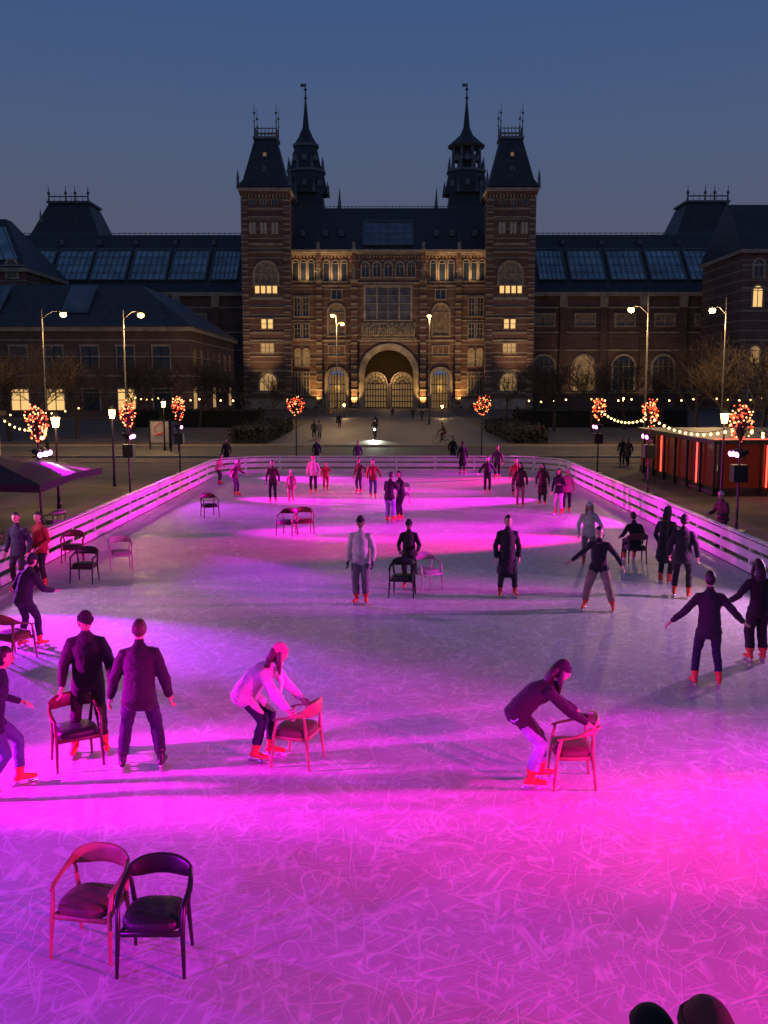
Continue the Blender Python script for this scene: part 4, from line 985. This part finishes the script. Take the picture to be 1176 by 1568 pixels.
for px,row,yaw,c in far:
    person('pedestrian',px,row,yaw,1.72,c,'black',3,fl=(-.1,.15),fr=(.1,-.15),skates=False,boot=BOOTK,z=0,coat=.2,drop=.03)
person('spectator',0,0,25,1.74,'black2','black',4,hat='beanie',hatc='wine',pos=(1.07,2.95,0),z=.875,skates=False,boot=BOOTK,bulk=.03,hl=(.05,.2,-.38),hr=(.05,.2,-.38),coat=.15,hair='short')
person('spectator',1,0,10,1.66,'black','black',6,hat='hood',hatc='black',pos=(.90,3.02,0),z=.875,skates=False,boot=BOOTK,bulk=.03,hl=(.05,.2,-.38),hr=(.05,.2,-.38),coat=.15,hair='short')
a=Acc(); M_DECK=mat('deck_timber',(0.12,0.09,0.07),.7,var=.3,vs=3,bump=.3)
for i in range(23): a.box(-5,5,.6+i*.12,.6+i*.12+.112,.81,.873,M_DECK)
for x in (-4.8,-1.6,1.6,4.8):
    for y in (.75,3.0): a.box(x-.06,x+.06,y-.06,y+.06,0,.808,M_DECK)
a.obj('viewing_platform')
def bicycle(px,row,yaw,lamp=False,rider='black'):
    g=G(px,row); em=empty('cyclist',g); em.rotation_euler=(0,0,math.radians(yaw)); a=Acc()
    for y in (-.52,.52):
        L=[(0,y+.34*math.cos(t),.35+.34*math.sin(t)) for t in [i*math.pi/10 for i in range(21)]]; a.tube(L,[.018]*21,M_BLACK,n=5)
        for i in range(6):
            t=i*math.pi/6; a.tube([(0,y-.33*math.cos(t),.35-.33*math.sin(t)),(0,y+.33*math.cos(t),.35+.33*math.sin(t))],[.003,.003],M_GREY,n=3)
    for p,q in (((0,-.52,.35),(0,-.08,.3)),((0,-.08,.3),(0,-.2,.88)),((0,-.08,.3),(0,.36,.82)),((0,-.18,.78),(0,.35,.85)),((0,.52,.35),(0,.34,1.02)),((0,-.52,.35),(0,-.18,.72)),((-.28,.26,1.04),(.28,.26,1.04)),((0,.26,1.04),(0,.34,1.02))): a.tube([p,q],[.018,.018],M_BLACK,n=6)
    a.sph((0,-.22,.92),.1,M_BLACK,8,5,(.8,1.3,.4))
    if lamp: a.sph((0,.5,.86),.09,mat('bike_lamp',(1,1,1),.3,var=0,emit=(.95,1,.85),es=40),8,6)
    a.obj('bicycle',em)
    person('rider',px,row,0,1.75,rider,'black',22,pos=(0,0,0),z=0,hz=.98,hy=-.22,fl=(-.1,.05,.12),fr=(.1,-.0,.35),ahl=(-.27,.24,1.08),ahr=(.27,.24,1.08),skates=False,boot=BOOTK,parent=em)
    if lamp:
        l=light('bike_headlight','SPOT',(0,.62,.86),(.9,1,.8),1500,None,None,.05,50,.9); l.parent=em
        l.rotation_euler=Vector((0,1,-.15)).to_track_quat('-Z','Y').to_euler()
bicycle(574,672,178,True); bicycle(677,680,70,False,'maroon')
# ---------------------------------------------------------------- world
w=bpy.data.worlds.new('World'); scene.world=w; w.use_nodes=True; nt=w.node_tree; nt.nodes.clear()
out=nt.nodes.new('ShaderNodeOutputWorld'); bg=nt.nodes.new('ShaderNodeBackground'); bg2=nt.nodes.new('ShaderNodeBackground'); ad=nt.nodes.new('ShaderNodeAddShader')
tc=nt.nodes.new('ShaderNodeTexCoord'); sp=nt.nodes.new('ShaderNodeSeparateXYZ'); nt.links.new(tc.outputs['Generated'],sp.inputs[0])
nz=nt.nodes.new('ShaderNodeTexNoise'); nz.inputs['Scale'].default_value=2.0; nz.inputs['Detail'].default_value=3
mp=nt.nodes.new('ShaderNodeMapping'); mp.inputs['Scale'].default_value=(1,1,5); nt.links.new(tc.outputs['Generated'],mp.inputs[0]); nt.links.new(mp.outputs[0],nz.inputs['Vector'])
mm=nt.nodes.new('ShaderNodeMath'); mm.operation='MULTIPLY_ADD'; mm.inputs[1].default_value=.03; nt.links.new(nz.outputs['Fac'],mm.inputs[0]); nt.links.new(sp.outputs['Z'],mm.inputs[2])
cr=nt.nodes.new('ShaderNodeValToRGB'); nt.links.new(mm.outputs[0],cr.inputs['Fac'])
els=[(0.0,(.090,.090,.135)),(.16,(.088,.100,.160)),(.25,(.070,.105,.200)),(.36,(.046,.092,.225)),(1.0,(.03,.045,.11))]
while len(els)>len(cr.color_ramp.elements): cr.color_ramp.elements.new(.5)
for e,(p,c) in zip(cr.color_ramp.elements,els): e.position=p; e.color=(*c,1)
nt.links.new(cr.outputs['Color'],bg.inputs['Color']); bg.inputs['Strength'].default_value=1.0
sky=nt.nodes.new('ShaderNodeTexSky'); sky.sky_type='NISHITA'; sky.sun_disc=False; sky.sun_elevation=math.radians(-3); sky.sun_rotation=math.radians(200)
nt.links.new(sky.outputs[0],bg2.inputs['Color']); bg2.inputs['Strength'].default_value=.02
nt.links.new(bg.outputs[0],ad.inputs[0]); nt.links.new(bg2.outputs[0],ad.inputs[1]); nt.links.new(ad.outputs[0],out.inputs['Surface'])
cd=bpy.data.cameras.new('camera'); cam=bpy.data.objects.new('camera',cd); scene.collection.objects.link(cam); scene.camera=cam
cd.sensor_fit='VERTICAL'; cd.sensor_height=36; cd.lens=36*F/1568; cd.clip_end=4000; cd.clip_start=.1
cam.location=(0,0,H0); cam.rotation_euler=(math.pi/2-TH,0,math.atan(7/F))
scene.view_settings.view_transform='Standard'; scene.view_settings.look='None'; scene.view_settings.exposure=0
